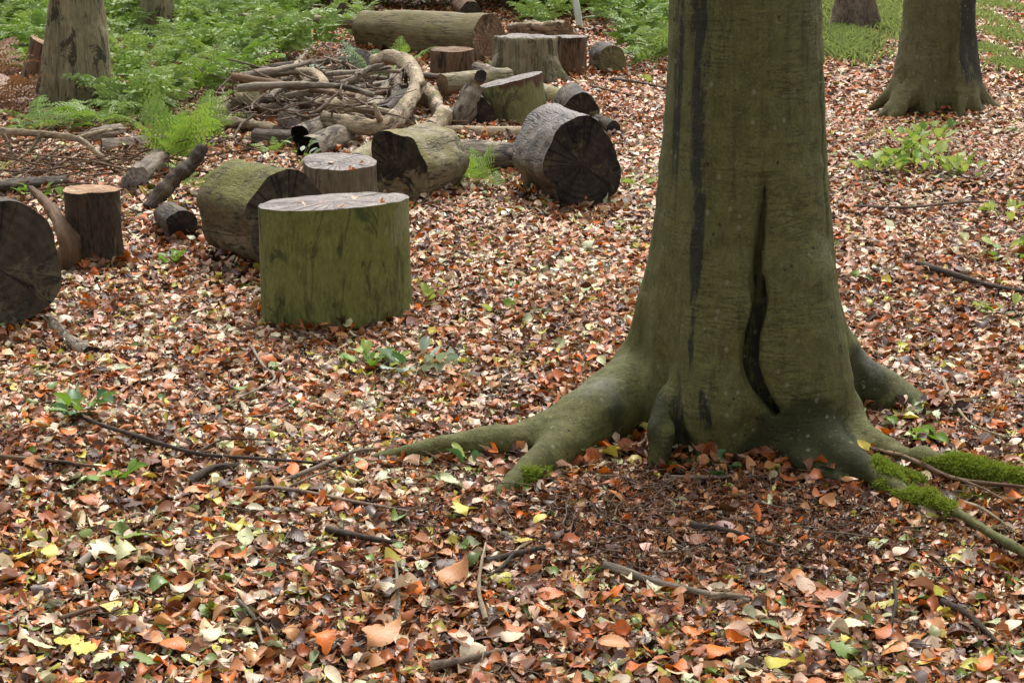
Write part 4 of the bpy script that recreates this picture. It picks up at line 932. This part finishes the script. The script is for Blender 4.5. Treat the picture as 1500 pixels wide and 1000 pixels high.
def scatter(n, y0, y1, dens_pow=0.0, xm=1.25):
    y = y0 + (y1 - y0) * rng.random(n * 3); keep = rng.random(n * 3) < (y / y1)
    y = y[keep][:n]; x = (rng.random(len(y)) * 2 - 1) * (y * .30 * xm + .35)
    return np.stack([x, y, np.zeros(len(y))], 1)
for (y0, y1, n, sc, far) in ((2.2, 4.2, 25000, .74, 0), (4.2, 7, 54000, .72, 0), (7, 11, 72000, .76, 1), (11, 19, 90000, .95, 1), (19, 34, 22000, 1.9, 1)):
    tp, tf = (T4, F4) if far else (TH, FH) if y0 == 2.2 else (TPL, TF)
    if far: allV, allC, allF, off = (([], [], [], 0) if y0 == 7 else (allV, allC, allF, off))
    elif y0 == 2.2: allV, allC, allF, off = [], [], [], 0
    p = scatter(n, y0, y1); m = soilmask(p); p = p[rng.random(len(p)) > m * .45]
    p[:, 2] = gz(p[:, 0], p[:, 1]) + rng.random(len(p)) ** 1.5 * .024 - .004
    k = len(p); L = rng.normal(.055, .014, k).clip(.018, .095) * sc; sm = soilmask(p); L *= 1 - .2 * sm
    W = L * rng.uniform(.42, .78, k); roll = rng.random(k) < .24
    c1 = np.where(roll, rng.choice((-1, 1, 1), k) * rng.uniform(.8, 1.5, k), rng.normal(.2, .5, k)); W = np.where(roll, W * .62, W)
    V = leaves_mesh(p, L, W, c1, rng.normal(.1, .55, k), rng.normal(0, .7, k), rng.uniform(0, 6.283, k), rng.normal(0, .27, k), rng.normal(0, .27, k), tp)
    c = palette(p); allV.append(V); allC.append(np.repeat(c, len(tp), 0))
    allF.append((np.arange(k)[:, None, None] * len(tp) + tf[None]).reshape(-1, 3) + off); off += len(V)
    if y0 in (4.2, 19):
        V = np.concatenate(allV); C = np.concatenate(allC); C = np.concatenate([C, np.ones((len(C), 1))], 1)
        lit = link('leaf_litter', mkmesh('leaf_litter', V, np.concatenate(allF), M['litter'], attrs={'Col': ('FLOAT_COLOR', C)}), ground); tag(lit, kind='stuff')

# leaves banked up against the timber and the roots
pb = []
for a_, b_, r_ in FOOT + [(TREE, TREE + [.001, 0, 0], .30), (RT, RT + [.001, 0, 0], .26)]:
    k = int(430 * (np.linalg.norm((b_ - a_)[:2]) * 2 + 6.28 * r_)); t = rng.random(k); ang = rng.uniform(0, 6.283, k); gap = np.abs(rng.normal(0, .05, k)); L2 = (b_ - a_) * [1, 1, 0]
    rr2 = r_ * rng.uniform(.75, 1.0, k) + gap
    q = a_ * [1, 1, 0] + L2 * t[:, None] + np.stack([np.cos(ang) * rr2, np.sin(ang) * rr2, np.zeros(k)], 1); q[:, 2] = gz(q[:, 0], q[:, 1]) + rng.random(k) * .06 * np.exp(-gap / .04) ; pb.append(q)
for pts, rad, _ in roots:
    for a_, b_, ra_ in zip(pts[:-1], pts[1:], rad[:-1]):
        d_ = (b_ - a_)[:2]; ln_ = np.linalg.norm(d_)
        if ln_ < 1e-3: continue
        k = int(200 * ln_) + 3; sd_ = rng.choice((-1, 1), k); nn_ = np.array([-d_[1], d_[0]]) / ln_; t = rng.random(k)
        q = np.zeros((k, 3)); q[:, :2] = a_[:2] + (b_ - a_)[:2] * t[:, None] + nn_ * (sd_ * (ra_ * rng.uniform(.75, 1.05, k) + np.abs(rng.normal(0, .03, k))))[:, None]
        q[:, 2] = gz(q[:, 0], q[:, 1]) + rng.random(k) * .045 * min(1, ra_ / .05); pb.append(q)
p = np.concatenate(pb); k = len(p); L = rng.normal(.042, .011, k).clip(.018, .07); W = L * rng.uniform(.42, .75, k)
V = leaves_mesh(p, L, W, rng.normal(.2, .6, k), rng.normal(.1, .5, k), rng.normal(0, .7, k), rng.uniform(0, 6.283, k), rng.normal(0, .5, k), rng.normal(0, .5, k))
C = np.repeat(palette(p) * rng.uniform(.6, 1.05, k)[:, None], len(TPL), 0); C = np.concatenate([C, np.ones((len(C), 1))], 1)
tag(link('banked_leaves', mkmesh('banked_leaves', V, (np.arange(k)[:, None, None] * len(TPL) + TF[None]).reshape(-1, 3), M['litter'], attrs={'Col': ('FLOAT_COLOR', C)}), ground), kind='stuff')

p = scatter(64000, 2.4, 6.2); m = soilmask(p); extra = PH(1050, 760) + rng.normal(size=(5000, 3)) * [.5, .28, 0]; p = np.concatenate([p, extra]); p[:, 2] = gz(p[:, 0], p[:, 1]) + rng.random(len(p)) * .026 - .002
k = len(p); L = rng.uniform(.009, .024, k); V = leaves_mesh(p, L, L * rng.uniform(.3, .8, k), rng.normal(.2, .8, k), rng.normal(0, .5, k), rng.normal(0, .8, k), rng.uniform(0, 6.283, k), rng.normal(0, .6, k), rng.normal(0, .6, k), T4)
C = np.repeat(palette(p) * rng.uniform(.5, 1.1, k)[:, None], 5, 0); C = np.concatenate([C, np.ones((len(C), 1))], 1)
tag(link('leaf_crumbs', mkmesh('leaf_crumbs', V, (np.arange(k)[:, None, None] * 5 + F4[None]).reshape(-1, 3), M['litter'], attrs={'Col': ('FLOAT_COLOR', C)}), ground), kind='stuff')

# the leaves that show largest, each a piece of the ground on its own
def big_leaf(kind, seed):
    rs = np.random.default_rng(seed); nt_, ns = 13, 7; V, lf = [], []
    c1, c2, tw = rs.normal(.15, .3), rs.normal(.05, .35), rs.normal(0, .35); bend = rs.normal(0, .12)
    for i in range(nt_):
        t = i / (nt_ - 1)
        if kind == 0: wv = math.sin(math.pi * min(1, t ** .85)) ** .75
        elif kind == 1: wv = math.sin(math.pi * t ** 1.15) ** .8 * (1 + .10 * math.cos(t * 40))
        else: wv = math.sin(math.pi * t ** .9) ** .7 * (1 + .28 * math.cos(t * 26))
        wv = max(wv, .03 if i < nt_ - 1 else .0)
        for j in range(ns):
            s = (j / (ns - 1)) * 2 - 1; x = s * wv * (.33 if kind != 2 else .36) + bend * (t - .5) ** 2; y = t - .5
            z = c1 * s * s * .33 * wv + c2 * (t - .5) ** 2 * 1.4 + tw * s * (t - .5) * .4 + .018 * math.cos(t * 34 + abs(s) * 3) * abs(s)
            V.append((x, y, z)); lf.append((s, t, 0))
    F = [(i * ns + j, i * ns + j + 1, (i + 1) * ns + j + 1, (i + 1) * ns + j) for i in range(nt_ - 1) for j in range(ns - 1)]
    b = len(V); V += [(-.006, -.5, .0), (.006, -.5, 0), (.004, -.66, .02), (-.004, -.66, .02)]; lf += [(0, 0, 0)] * 4; F.append((b, b + 1, b + 2, b + 3))
    V = np.array(V); V[:, 2] -= np.percentile(V[:, 2], 20)
    return mkmesh('fallen_leaf', V, F, M['leaf'], attrs={'lf': ('FLOAT_VECTOR', np.array(lf))})
LM = [big_leaf(k % 3 if k < 9 else 0, 50 + k) for k in range(14)]
def drop_leaf(x, y, size, col, parent=ground, mesh=None, lift=.024, tilt=.28):
    o = bpy.data.objects.new('fallen_leaf', mesh or random.choice(LM)); COL.objects.link(o); o.parent = parent
    o.location = (x, y, float(gz(x, y)) + lift); o.scale = (size,) * 3
    o.rotation_euler = (random.gauss(0, tilt), random.gauss(0, tilt), random.uniform(0, 6.283)); o.color = (*col, 1)
    return o
spots = [(155, 830, .085, 1), (40, 835, .07, 7), (75, 830, .06, 7), (205, 810, .10, 9), (270, 885, .06, 1), (350, 840, .05, 6), (60, 965, .07, 8), (100, 960, .07, 7), (255, 965, .07, 6), (470, 965, .07, 6), (675, 965, .09, 0), (560, 950, .11, 2),
         (580, 890, .09, 1), (660, 870, .10, 2), (680, 765, .08, 7), (790, 775, .045, 7), (660, 725, .07, 8), (355, 585, .05, 9), (530, 705, .05, 6), (430, 715, .05, 6), (1180, 860, .06, 0), (1215, 875, .07, 3), (1050, 970, .07, 6), (1150, 985, .08, 7),
         (1230, 960, .07, 9), (1440, 975, .06, 6), (1290, 930, .07, 3), (1130, 925, .05, 9), (1250, 920, .06, 1), (1320, 810, .05, 0), (990, 770, .05, 4), (1210, 745, .06, 2), (1340, 625, .06, 9), (150, 985, .06, 8), (215, 985, .06, 9), (310, 950, .06, 1),
         (660, 495, .05, 6), (635, 525, .05, 6), (30, 990, .07, 2), (450, 860, .05, 3), (755, 955, .06, 1), (900, 965, .07, 2), (360, 815, .06, 8), (125, 970, .06, 7), (300, 740, .05, 6), (60, 640, .06, 6), (100, 655, .06, 6)]
for px, py, s, k in spots:
    g = PH(px, py); drop_leaf(g[0], g[1], s, np.clip(PAL[k] * random.uniform(.9, 1.15), 0, .85), lift=.032, tilt=.22)
pp = scatter(291 - len(spots), 3.0, 5.4, xm=1.0); cc = palette(pp)
for q, c_ in zip(pp, cc): drop_leaf(q[0], q[1], float(np.clip(rng.normal(.052, .010), .036, .08)), c_)

for px, py, z in ((470, 300, .43), (520, 292, .40), (560, 298, .42), (500, 304, .41), (442, 303, .43), (485, 240, .27), (515, 250, .27), (530, 240, .27), (150, 270, .31)):
    q = PH(px, py, z); o = drop_leaf(q[0], q[1], random.uniform(.028, .045), PAL[random.choice((0, 1, 2, 3))], tilt=.2); o.location.z = q[2] + .004
# beech husks and crumbs
HV = np.array([(0, 0, -.3)] + [v for a in range(4) for v in ((math.cos(a * 1.571 - .45) * .45, math.sin(a * 1.571 - .45) * .45, .1), (math.cos(a * 1.571 + .45) * .45, math.sin(a * 1.571 + .45) * .45, .1), (math.cos(a * 1.571) * .8, math.sin(a * 1.571) * .8, .75))])
HF = np.array([f for a in range(4) for f in ((0, 1 + a * 3, 2 + a * 3), (1 + a * 3, 3 + a * 3, 2 + a * 3))])
p = np.concatenate([scatter(13000, 2.6, 7.5), PH(1050, 760) + rng.normal(size=(4200, 3)) * [.5, .28, 0], scatter(4000, 7.5, 12)]); p[:, 2] = gz(p[:, 0], p[:, 1]) + rng.random(len(p)) * .02 + .004
n = len(p); s = rng.uniform(.008, .017, n); E = rng.normal(size=(n, 4)); E /= np.linalg.norm(E, axis=1)[:, None]
a, b, c, d = E.T
Rm = np.stack([1 - 2 * (c * c + d * d), 2 * (b * c - a * d), 2 * (b * d + a * c), 2 * (b * c + a * d), 1 - 2 * (b * b + d * d), 2 * (c * d - a * b), 2 * (b * d - a * c), 2 * (c * d + a * b), 1 - 2 * (b * b + c * c)], 1).reshape(-1, 3, 3)
V = (np.einsum('nij,kj->nki', Rm, HV) * s[:, None, None] + p[:, None]).reshape(-1, 3)
F = (np.arange(n)[:, None, None] * len(HV) + HF[None]).reshape(-1, 3)
tag(link('beech_husks', mkmesh('beech_husks', V, F, M['husk']), ground), kind='stuff')

# small twigs strewn about, and the brushwood in the pile
BK = None
def twig_soup(name, starts, dirs, lens, rads, mat, parent, seg=4, nn=5, wob=.12):
    Vs, Fs, k = [], [], 0
    th = np.linspace(0, 2 * math.pi, seg, endpoint=False)
    for s, d, L, r_ in zip(starts, dirs, lens, rads):
        d = d / np.linalg.norm(d); u = np.cross(d, [0, 0, 1.0]); u /= np.linalg.norm(u) + 1e-9; v = np.cross(d, u)
        a, b = rng.normal(size=2) * wob * L
        for i in range(nn):
            t = i / (nn - 1); c = s + d * L * t + u * a * math.sin(t * 3.1) + v * abs(b) * .3 * math.sin(t * 4.7) + rng.normal(size=3) * L * .012
            rr2 = r_ * (1 - .6 * t)
            Vs.append(c + (np.cos(th)[:, None] * u + np.sin(th)[:, None] * v) * rr2)
        j = np.arange(seg)
        for i in range(nn - 1): Fs.append(k + np.stack([i * seg + j, i * seg + (j + 1) % seg, (i + 1) * seg + (j + 1) % seg, (i + 1) * seg + j], 1))
        k += nn * seg
    Vs = np.concatenate(Vs); o = link(name, mkmesh(name, Vs, np.concatenate(Fs), mat, attrs={'bk': ('FLOAT_VECTOR', Vs)}), parent); return o
n = 4400; s = np.concatenate([scatter(2600, 2.8, 7), scatter(1400, 5, 14), PH(1050, 760) + rng.normal(size=(400, 3)) * [.5, .26, 0]])[:n]; n = len(s); s[:, 2] = gz(s[:, 0], s[:, 1]) + .012 + rng.random(n) * .02
a = rng.uniform(0, 6.283, n); tag(twig_soup('twig_litter', s, np.stack([np.cos(a), np.sin(a), rng.normal(0, .08, n)], 1), rng.uniform(.03, .2, n), rng.uniform(.0008, .0026, n), M['stick'], ground), kind='stuff')
s, d_ = [], []
for _ in range(200):
    x, y = random.uniform(335, 540), random.uniform(94, 172); g = PH(x, y, random.uniform(.0, .22)); s.append(g)
    a = random.gauss(.1, 1.1); d_.append((math.cos(a) * random.choice((-1, 1)), math.sin(a), random.gauss(0, .25)))
o = twig_soup('brushwood', np.array(s), np.array(d_), rng.uniform(.12, .42, 200), rng.uniform(.003, .011, 200), M['stick'], None, seg=5, nn=7, wob=.2); tag(o, kind='stuff', label='tangle of thin brown brushwood lying in the log pile', cat='brushwood')
s, d_ = [], []
for _ in range(150):
    x, y = random.choice(((random.gauss(70, 70), random.gauss(235, 18)), (random.gauss(230, 50), random.gauss(225, 25)))); s.append(PH(x, y, random.uniform(.01, .08)))
    a = random.uniform(0, 6.283); d_.append((math.cos(a), math.sin(a), random.gauss(0, .12)))
o = twig_soup('brushwood', np.array(s), np.array(d_), rng.uniform(.2, .6, 150), rng.uniform(.002, .007, 150), M['brown'], None, seg=5, nn=6); tag(o, kind='stuff', label='scatter of brown twigs under the pale forked branch at left', cat='brushwood')

# ------------------------------------------------------------------ bracken
def frond_mesh(seed, mat, npin=12, arch=.5, name='frond', width=.34, coarse=False):
    """one bracken frond along +Y, length 1, arching over; pinnae carry pairs of pinnules"""
    rs = np.random.default_rng(seed); V, F = [], []
    stem = lambda t: np.array([.04 * math.sin(t * 3 + seed), t * (1 - .12 * arch * t), arch * (t * .9 - t * t * .95)])
    for i in range(12):
        a, b = stem(i / 12), stem((i + 1) / 12); k = len(V); w_ = .006 * (1 - i / 13)
        V += [a + [-w_, 0, 0], a + [w_, 0, 0], b + [w_ * .9, 0, 0], b + [-w_ * .9, 0, 0]]; F.append((k, k + 1, k + 2, k + 3))
    for i in range(npin):
        t = .22 + .76 * (i / (npin - 1)) ** .9; L = width * (1 - ((t - .22) / .80)) ** .8 * rs.uniform(.85, 1.1) + .015
        for sd in (-1, 1):
            o = stem(t); drn = np.array([sd * .86, .48, -.10 + rs.normal() * .14]); drn /= np.linalg.norm(drn)
            side = np.array([-sd * .45, .85, .1]); side = side - drn * (side @ drn); side /= np.linalg.norm(side)
            if coarse:
                k = len(V); ww = .030 * (1 - t * .45); dz = np.array([0, 0, -1.0]); dr_ = rs.uniform(.1, .5); tw_ = np.cross(drn, side) * rs.normal() * .02
                for f, g_ in ((0, .5), (.3, 1.0), (.62, .62)):
                    q = o + drn * L * f + dz * dr_ * L * f * f; V += [q + side * ww * g_ + tw_, q - side * ww * g_ - tw_]
                V.append(o + drn * L + dz * dr_ * L); F += [(k, k + 1, k + 3, k + 2), (k + 2, k + 3, k + 5, k + 4), (k + 4, k + 5, k + 6)]
                for f in (.18, .45, .72):
                    for s2 in (-1, 1):
                        q = o + drn * L * f + dz * dr_ * L * f * f; k = len(V); V += [q, q + drn * L * .16, q + side * s2 * ww * 1.9 * (1.1 - f) + drn * L * .16]; F.append((k, k + 1, k + 2))
                continue
            up = np.cross(drn, side); npn = max(3, int(8 * L / width)); droop = rs.uniform(.15, .5)
            for q in range(npn):
                f = (q + .3) / npn; c = o + drn * L * f - np.array([0, 0, 1]) * droop * L * f * f
                ll = L * .25 * (1 - f) ** .75 + .006; ww = L / npn * .36
                for s2 in (-1, 1):
                    d2 = side * s2 * .9 + drn * .42; d2 /= np.linalg.norm(d2); k = len(V); tilt = up * rs.normal() * .12
                    e = c + d2 * ll + tilt * ll
                    V += [c - drn * ww * .9, c + d2 * ll * .6 - drn * ww * .75 + tilt * ll * .5, e, c + d2 * ll * .5 + drn * ww * .9 + tilt * ll * .5, c + drn * ww * .9]
                    F.append((k, k + 1, k + 2, k + 3, k + 4))
    return mkmesh(name, np.array(V), F, mat, smooth=False)
FR = {m: [frond_mesh(s + i, M[m], arch=a) for i, a in enumerate((.35, .55, .75, .9))] for m, s in (('fern', 1), ('fern_b', 20), ('fern_blue', 40), ('fern_dead', 60))}
FRC = {m: [frond_mesh(s + i, M[m], npin=13, arch=a, coarse=True, width=.36) for i, a in enumerate((.35, .55, .75, .9))] for m, s in (('fern', 101), ('fern_b', 120), ('fern_blue', 140))}
def frond_xf(size, yaw, pitch_, base, roll=0):
    return Matrix.Translation(base) @ Matrix.Rotation(yaw, 4, 'Z') @ Matrix.Rotation(pitch_, 4, 'X') @ Matrix.Rotation(roll, 4, 'Y') @ Matrix.Scale(size, 4)
def fern(px, py, n, size, mat, label, group=None, spread=(0, 6.283), pit=(.35, .95), name='bracken_fern', h=0.0, pool=None):
    g = on(PH(px, py)); root = empty(name, g, label, 'fern', group)
    for i in range(n):
        o = bpy.data.objects.new('frond', random.choice((pool or FR)[mat])); COL.objects.link(o); o.parent = root
        yaw = spread[0] + (spread[1] - spread[0]) * (i + random.uniform(-.3, .3)) / n
        o.matrix_local = frond_xf(size * random.uniform(.75, 1.15), yaw, random.uniform(*pit), Vector((random.gauss(0, .02), random.gauss(0, .02), h)), random.gauss(0, .15))
    return root
fern(262, 258, 6, .42, 'fern_b', 'bright green fern growing beside the dark curved branch', pit=(.7, 1.25))
fern(300, 214, 6, .34, 'fern_b', 'bright fern at the left end of the log pile', pit=(.5, 1.1))
fern(228, 212, 5, .30, 'fern', 'small green fern above the grey mouldering log', pit=(.4, 1.0))
fern(285, 290, 4, .20, 'fern_b', 'small bright fern below the dark curved branch', pit=(.3, .9))
fern(688, 272, 6, .24, 'fern_b', 'fresh fern sprouting between the two big dark ended logs', pit=(.4, 1.1))
fern(728, 274, 4, .16, 'fern', 'low fern at the left foot of the wet black log', pit=(.2, .7))
fern(545, 122, 6, .36, 'fern_blue', 'blue green fern inside the hook of the crooked branch', pit=(.4, 1.0))
fern(475, 128, 5, .30, 'fern_blue', 'small blue green fern in the brushwood', pit=(.2, .6))
fern(400, 228, 5, .14, 'fern_b', 'tiny fern in front of the charred looking log', pit=(.3, .8))
fern(590, 100, 4, .24, 'fern_b', 'broad green fern leaning on the fallen trunk', pit=(.4, 1))
fern(812, 186, 4, .14, 'fern_b', 'tiny fern right of the tilted section', pit=(.4, 1))
fern(20, 170, 7, .42, 'fern_dead', 'rusty brown dead bracken clump beside the left tree', pit=(.25, .8))
fern(38, 158, 6, .34, 'fern_dead', 'low rusty bracken close against the left tree', pit=(.2, .8))
fern(-15, 140, 7, .5, 'fern_dead', 'taller rusty bracken at the left edge', pit=(.5, 1.0))
for px, py, nm in ((60, 195, 'left front'), (110, 192, 'middle'), (160, 188, 'right front')):
    fern(px, py, 7, .36, 'fern_b', f'low green fern at the foot of the left tree, {nm} of three', 'ferns at the foot of the left tree', pit=(.12, .55))
# the bracken bed: first rows with fronds as parts, far rows as single plants
def zone_label(x, y, px):
    if px < 175: return 'green bracken growing behind the left tree', 'bracken behind the left tree'
    if px < 370: return 'lush green bracken between the left tree and the log pile', 'bracken left of the log pile'
    if px < 700: return 'green bracken around and behind the fallen trunk', 'bracken round the fallen trunk'
    return 'pale green bracken between the flared stump and the big beech', 'bracken behind the flared stump'
def clump_mesh(seed, mat):
    bmv, bmf, k = [], [], 0; rs = random.Random(seed)
    for i in range(7):
        src = rs.choice(FRC[mat]); n = len(src.vertices); co = np.empty(n * 3, np.float32); src.vertices.foreach_get('co', co); co = co.reshape(-1, 3)
        m = np.array(frond_xf(rs.uniform(.45, .75), i * .9 + rs.uniform(-.3, .3), rs.uniform(.35, 1.05), Vector((rs.gauss(0, .06), rs.gauss(0, .06), rs.uniform(.0, .12))), rs.gauss(0, .2)))
        bmv.append(co @ m[:3, :3].T + m[:3, 3]); bmf += [[v + k for v in p.vertices] for p in src.polygons]; k += n
    return mkmesh('bracken_clump', np.concatenate(bmv), bmf, M[mat], smooth=False)
CL = [clump_mesh(s, m) for s, m in enumerate(('fern', 'fern', 'fern_b', 'fern', 'fern_blue', 'fern_b'))]
def inside_bed(px, py):
    if px < 0: lim = 110
    elif px < 175: lim = 105
    elif px < 330: lim = 186 - (px - 175) * .22
    elif px < 430: lim = 150 - (px - 330) * .62
    elif px < 540: lim = 88
    elif px < 740: lim = 18
    elif px < 870: lim = 44
    else: lim = 104 - max(0, (px - 1000)) * .1
    if px > 1010: return False
    return py < lim
made_near = made_far = 0
tries = 0
bed = []
while len(bed) < 284 and tries < 20000:
    tries += 1
    Yw = random.uniform(9.8, 22.5); xw = random.uniform(-6.2, 3.0)
    q = np.array([xw, Yw * cp + CAM_H * sp, 0]); depth = Yw * cp + CAM_H * sp
    vx = 750 + FPX * xw / depth; vy = 500 + FPX * (CAM_H * cp - Yw * sp) / depth
    if not inside_bed(vx, vy) or vx < -120: continue
    if min((math.hypot(xw - b[0], Yw - b[1]) for b in bed), default=9) < .20: continue
    if math.hypot(xw - LT[0], Yw - LT[1]) < .35: continue
    if random.random() > (10.5 / Yw) ** 2.0: continue
    if any(abs(xw - t_[0]) < .28 and t_[1] - 3.0 < Yw < t_[1] + .3 for t_ in (PH(850, 42), PH(497, 24), PH(233, 62), PH(690, 18))): continue
    bed.append((xw, Yw, vx, vy))
bed.sort(key=lambda b: b[1])
for i, (xw, Yw, vx, vy) in enumerate(bed):
    lab, grp = zone_label(xw, Yw, vx)
    if i < 90:
        fern(vx, vy, 6, random.uniform(.36, .56), random.choice(('fern', 'fern', 'fern_b')), lab, grp, pit=(.3, 1.05), pool=FRC)
    else:
        o = link('bracken_fern', random.choice(CL), None, (xw, Yw, float(gz(xw, Yw)))); o.rotation_euler[2] = random.uniform(0, 6.28); s_ = random.uniform(.85, 1.25) * (1 + .035 * (Yw - 12)); o.scale = (s_, s_, s_ * random.uniform(.8, 1.1))
        tag(o, lab, 'fern', grp)

# ------------------------------------------------------------------ grass and small plants
def grass_patch(name, label, spots, n, h, mat):
    V = []; 
    per = n // len(spots)
    for px, py, rx, ry in spots:
        c = PH(px, py); sx = SZ(rx, c); y1, y0 = PH(px, py - ry)[1], PH(px, min(py + ry, 990))[1]
        q = np.stack([c[0] + rng.normal(size=per) * sx * .55, rng.normal(size=per) * (y1 - y0) * .28 + (y0 + y1) / 2, np.zeros(per)], 1); q[:, 2] = gz(q[:, 0], q[:, 1])
        a = rng.uniform(0, 6.283, per); hh = h * rng.uniform(.4, 1.2, per); bw = hh * .02 + .003
        d = np.stack([np.cos(a), np.sin(a), np.zeros(per)], 1); t = np.stack([-np.sin(a), np.cos(a), np.zeros(per)], 1); le = rng.uniform(.2, .8, per)
        mid = q + d * (hh * le * .3)[:, None] + [0, 0, 1] * (hh * .6)[:, None]; tip = q + d * (hh * le)[:, None] + [0, 0, 1] * (hh * (1 - .3 * le))[:, None]
        V.append(np.stack([q - t * bw[:, None], q + t * bw[:, None], mid + t * bw[:, None] * .8, tip, mid - t * bw[:, None] * .8], 1).reshape(-1, 3))
    V = np.concatenate(V); o = link(name, mkmesh(name, V, np.arange(len(V)).reshape(-1, 5), mat, smooth=False)); tag(o, label, 'grass', kind='stuff'); return o
grass_patch('grass', 'bright green grass round the dark rough barked tree', [(1235, 50, 30, 22), (1275, 30, 30, 30), (1300, 40, 20, 25), (1290, 10, 40, 15), (1240, 70, 30, 12), (1220, 15, 20, 15), (1240, 84, 25, 8)], 11000, .10, M['grass'])
grass_patch('grass', 'sparse grass patch in the leaves at the top right', [(1445, 30, 25, 20), (1440, 8, 30, 10), (1470, 55, 20, 8), (1480, 100, 25, 6), (1480, 15, 18, 12), (1450, 75, 25, 8)], 5000, .06, M['grass'])
LP = [big_leaf(k % 2, 200 + k) for k in range(4)]
def plant_leaf_meshes(mat):
    out = []
    for m in LP:
        c = m.copy(); c.materials.clear(); c.materials.append(M[mat]); c.name = 'leaf'; out.append(c)
    return out
PLM = {m: plant_leaf_meshes(m) for m in ('plant', 'plant_y', 'plant_d', 'plant_g')}
def small_plant(px, py, n, size, mats, label, group=None, spread=.05, h=.05, name='seedling', cat='plant', pit=(.1, .9)):
    g = on(PH(px, py)); root = empty(name, g, label, cat, group)
    Vs, Fs = [], []
    for i in range(n):
        o = bpy.data.objects.new('leaf', random.choice(PLM[random.choice(mats)])); COL.objects.link(o); o.parent = root
        yaw = random.uniform(0, 6.283); rr2 = spread * math.sqrt(random.random()); hz = h * random.uniform(.3, 1.1)
        s = size * random.uniform(.7, 1.25); b = Vector((rr2 * math.cos(yaw), rr2 * math.sin(yaw), hz))
        o.matrix_local = Matrix.Translation(b) @ Matrix.Rotation(yaw - math.pi / 2, 4, 'Z') @ Matrix.Rotation(random.uniform(*pit), 4, 'X') @ Matrix.Scale(s, 4) @ Matrix.Translation((0, .5, 0))
    V, F, k = [], [], 0
    for i in range(3):
        a = random.uniform(0, 6.28); q = np.array([[0, 0, -.01], [math.cos(a) * spread * .4, math.sin(a) * spread * .4, h * .6], [math.cos(a) * spread * .8, math.sin(a) * spread * .8, h]])
        v, f, _, _ = tube(q, np.array([.003, .0025, .0015]), 5, 0, i, 0); V.append(v); F.append(f + k); k += len(v)
    link('stem', mkmesh('stem', np.concatenate(V), np.concatenate(F), M['stem']), root)
    return root
small_plant(122, 622, 14, .055, ['plant', 'plant_d'], 'bushy green seedling in the leaves at left', h=.06, spread=.06)
small_plant(545, 540, 16, .05, ['plant', 'plant_y'], 'yellow green seedling cluster in the open leaf floor', h=.04, spread=.08)
small_plant(610, 540, 14, .06, ['plant_g', 'plant_d', 'plant_g'], 'grey green seedling beside the yellow green cluster', h=.05, spread=.09)
small_plant(1330, 650, 6, .06, ['plant', 'plant_y'], 'broad leaved green seedling between the right roots', h=.025, spread=.06, pit=(.05, .4))
small_plant(256, 380, 9, .05, ['plant'], 'small green tuft in front of the small dark log end', h=.03, spread=.05)
small_plant(625, 445, 7, .05, ['plant_y'], 'yellow green sprig at the right foot of the green section', h=.03, spread=.05)
small_plant(725, 465, 5, .045, ['plant_y', 'plant'], 'little green sprig alone in the middle of the leaf floor', h=.02, spread=.04)
small_plant(842, 672, 5, .05, ['plant', 'plant_d'], 'green sprig tucked against the left root', h=.03, spread=.03)
small_plant(700, 690, 5, .05, ['plant_d', 'plant_y'], 'olive sprig in front of the left root', h=.03, spread=.04)
small_plant(1028, 690, 9, .045, ['plant', 'plant_d'], 'flat green sprig at the foot of the big beech', h=.02, spread=.09)
small_plant(178, 718, 6, .05, ['plant'], 'small fresh green tuft at the left foreground', h=.03, spread=.03)
small_plant(52, 290, 8, .06, ['plant'], 'green sprig behind the black ended log', h=.05, spread=.06)
small_plant(90, 292, 6, .05, ['plant', 'plant_y'], 'green sprig left of the orange topped stump', h=.05, spread=.05)
small_plant(440, 250, 10, .05, ['plant', 'plant_g'], 'leafy sprig behind the mossy barrel log', h=.12, spread=.07)
small_plant(520, 170, 16, .06, ['plant_y', 'plant_y', 'plant'], 'pale yellow leafed plant inside the crooked branch', h=.08, spread=.13)
small_plant(600, 78, 8, .12, ['plant'], 'broad leaved plant in front of the fallen trunk', h=.12, spread=.1)
small_plant(960, 120, 6, .06, ['plant', 'plant_y'], 'sprig by the left edge of the big beech', h=.03, spread=.1)
small_plant(825, 292, 6, .05, ['plant_d', 'plant'], 'green sprig under the wet black log', h=.04, spread=.05)
small_plant(940, 275, 6, .05, ['plant_y'], 'yellow green sprig between the wet log and the big beech', h=.03, spread=.06)
small_plant(1465, 380, 7, .06, ['plant', 'plant_y'], 'sprig of green leaves by the right edge stick', h=.04, spread=.1)
small_plant(1480, 462, 7, .05, ['plant', 'plant_y'], 'lower sprig of green leaves near the right edge', h=.03, spread=.09)
small_plant(1382, 192, 8, .06, ['plant_y', 'plant'], 'small green plant in front of the right tree', h=.04, spread=.1)
small_plant(912, 335, 5, .05, ['plant_y'], 'pale green sprig in the leaf path left of the big beech', h=.02, spread=.05)
for i, (px, py) in enumerate([(1275, 258), (1298, 262), (1320, 250), (1340, 262), (1352, 238), (1372, 255), (1395, 262), (1330, 228), (1412, 268), (1362, 222), (1310, 240), (1345, 215)]):
    small_plant(px, py, 11, .065, ['plant_y', 'plant', 'plant_y'], 'low bright green plant in the clump on the leaf floor right of the beech', 'clump of low plants right of the big beech', h=.07, spread=.10, pit=(.2, 1.0))
for i, (px, py) in enumerate([(1490, 318), (1470, 312)]):
    small_plant(px, py, 10, .05, ['plant_y'], 'pale low plant at the right edge of the leaf floor', 'pale low plants at the right edge', h=.03, spread=.12)
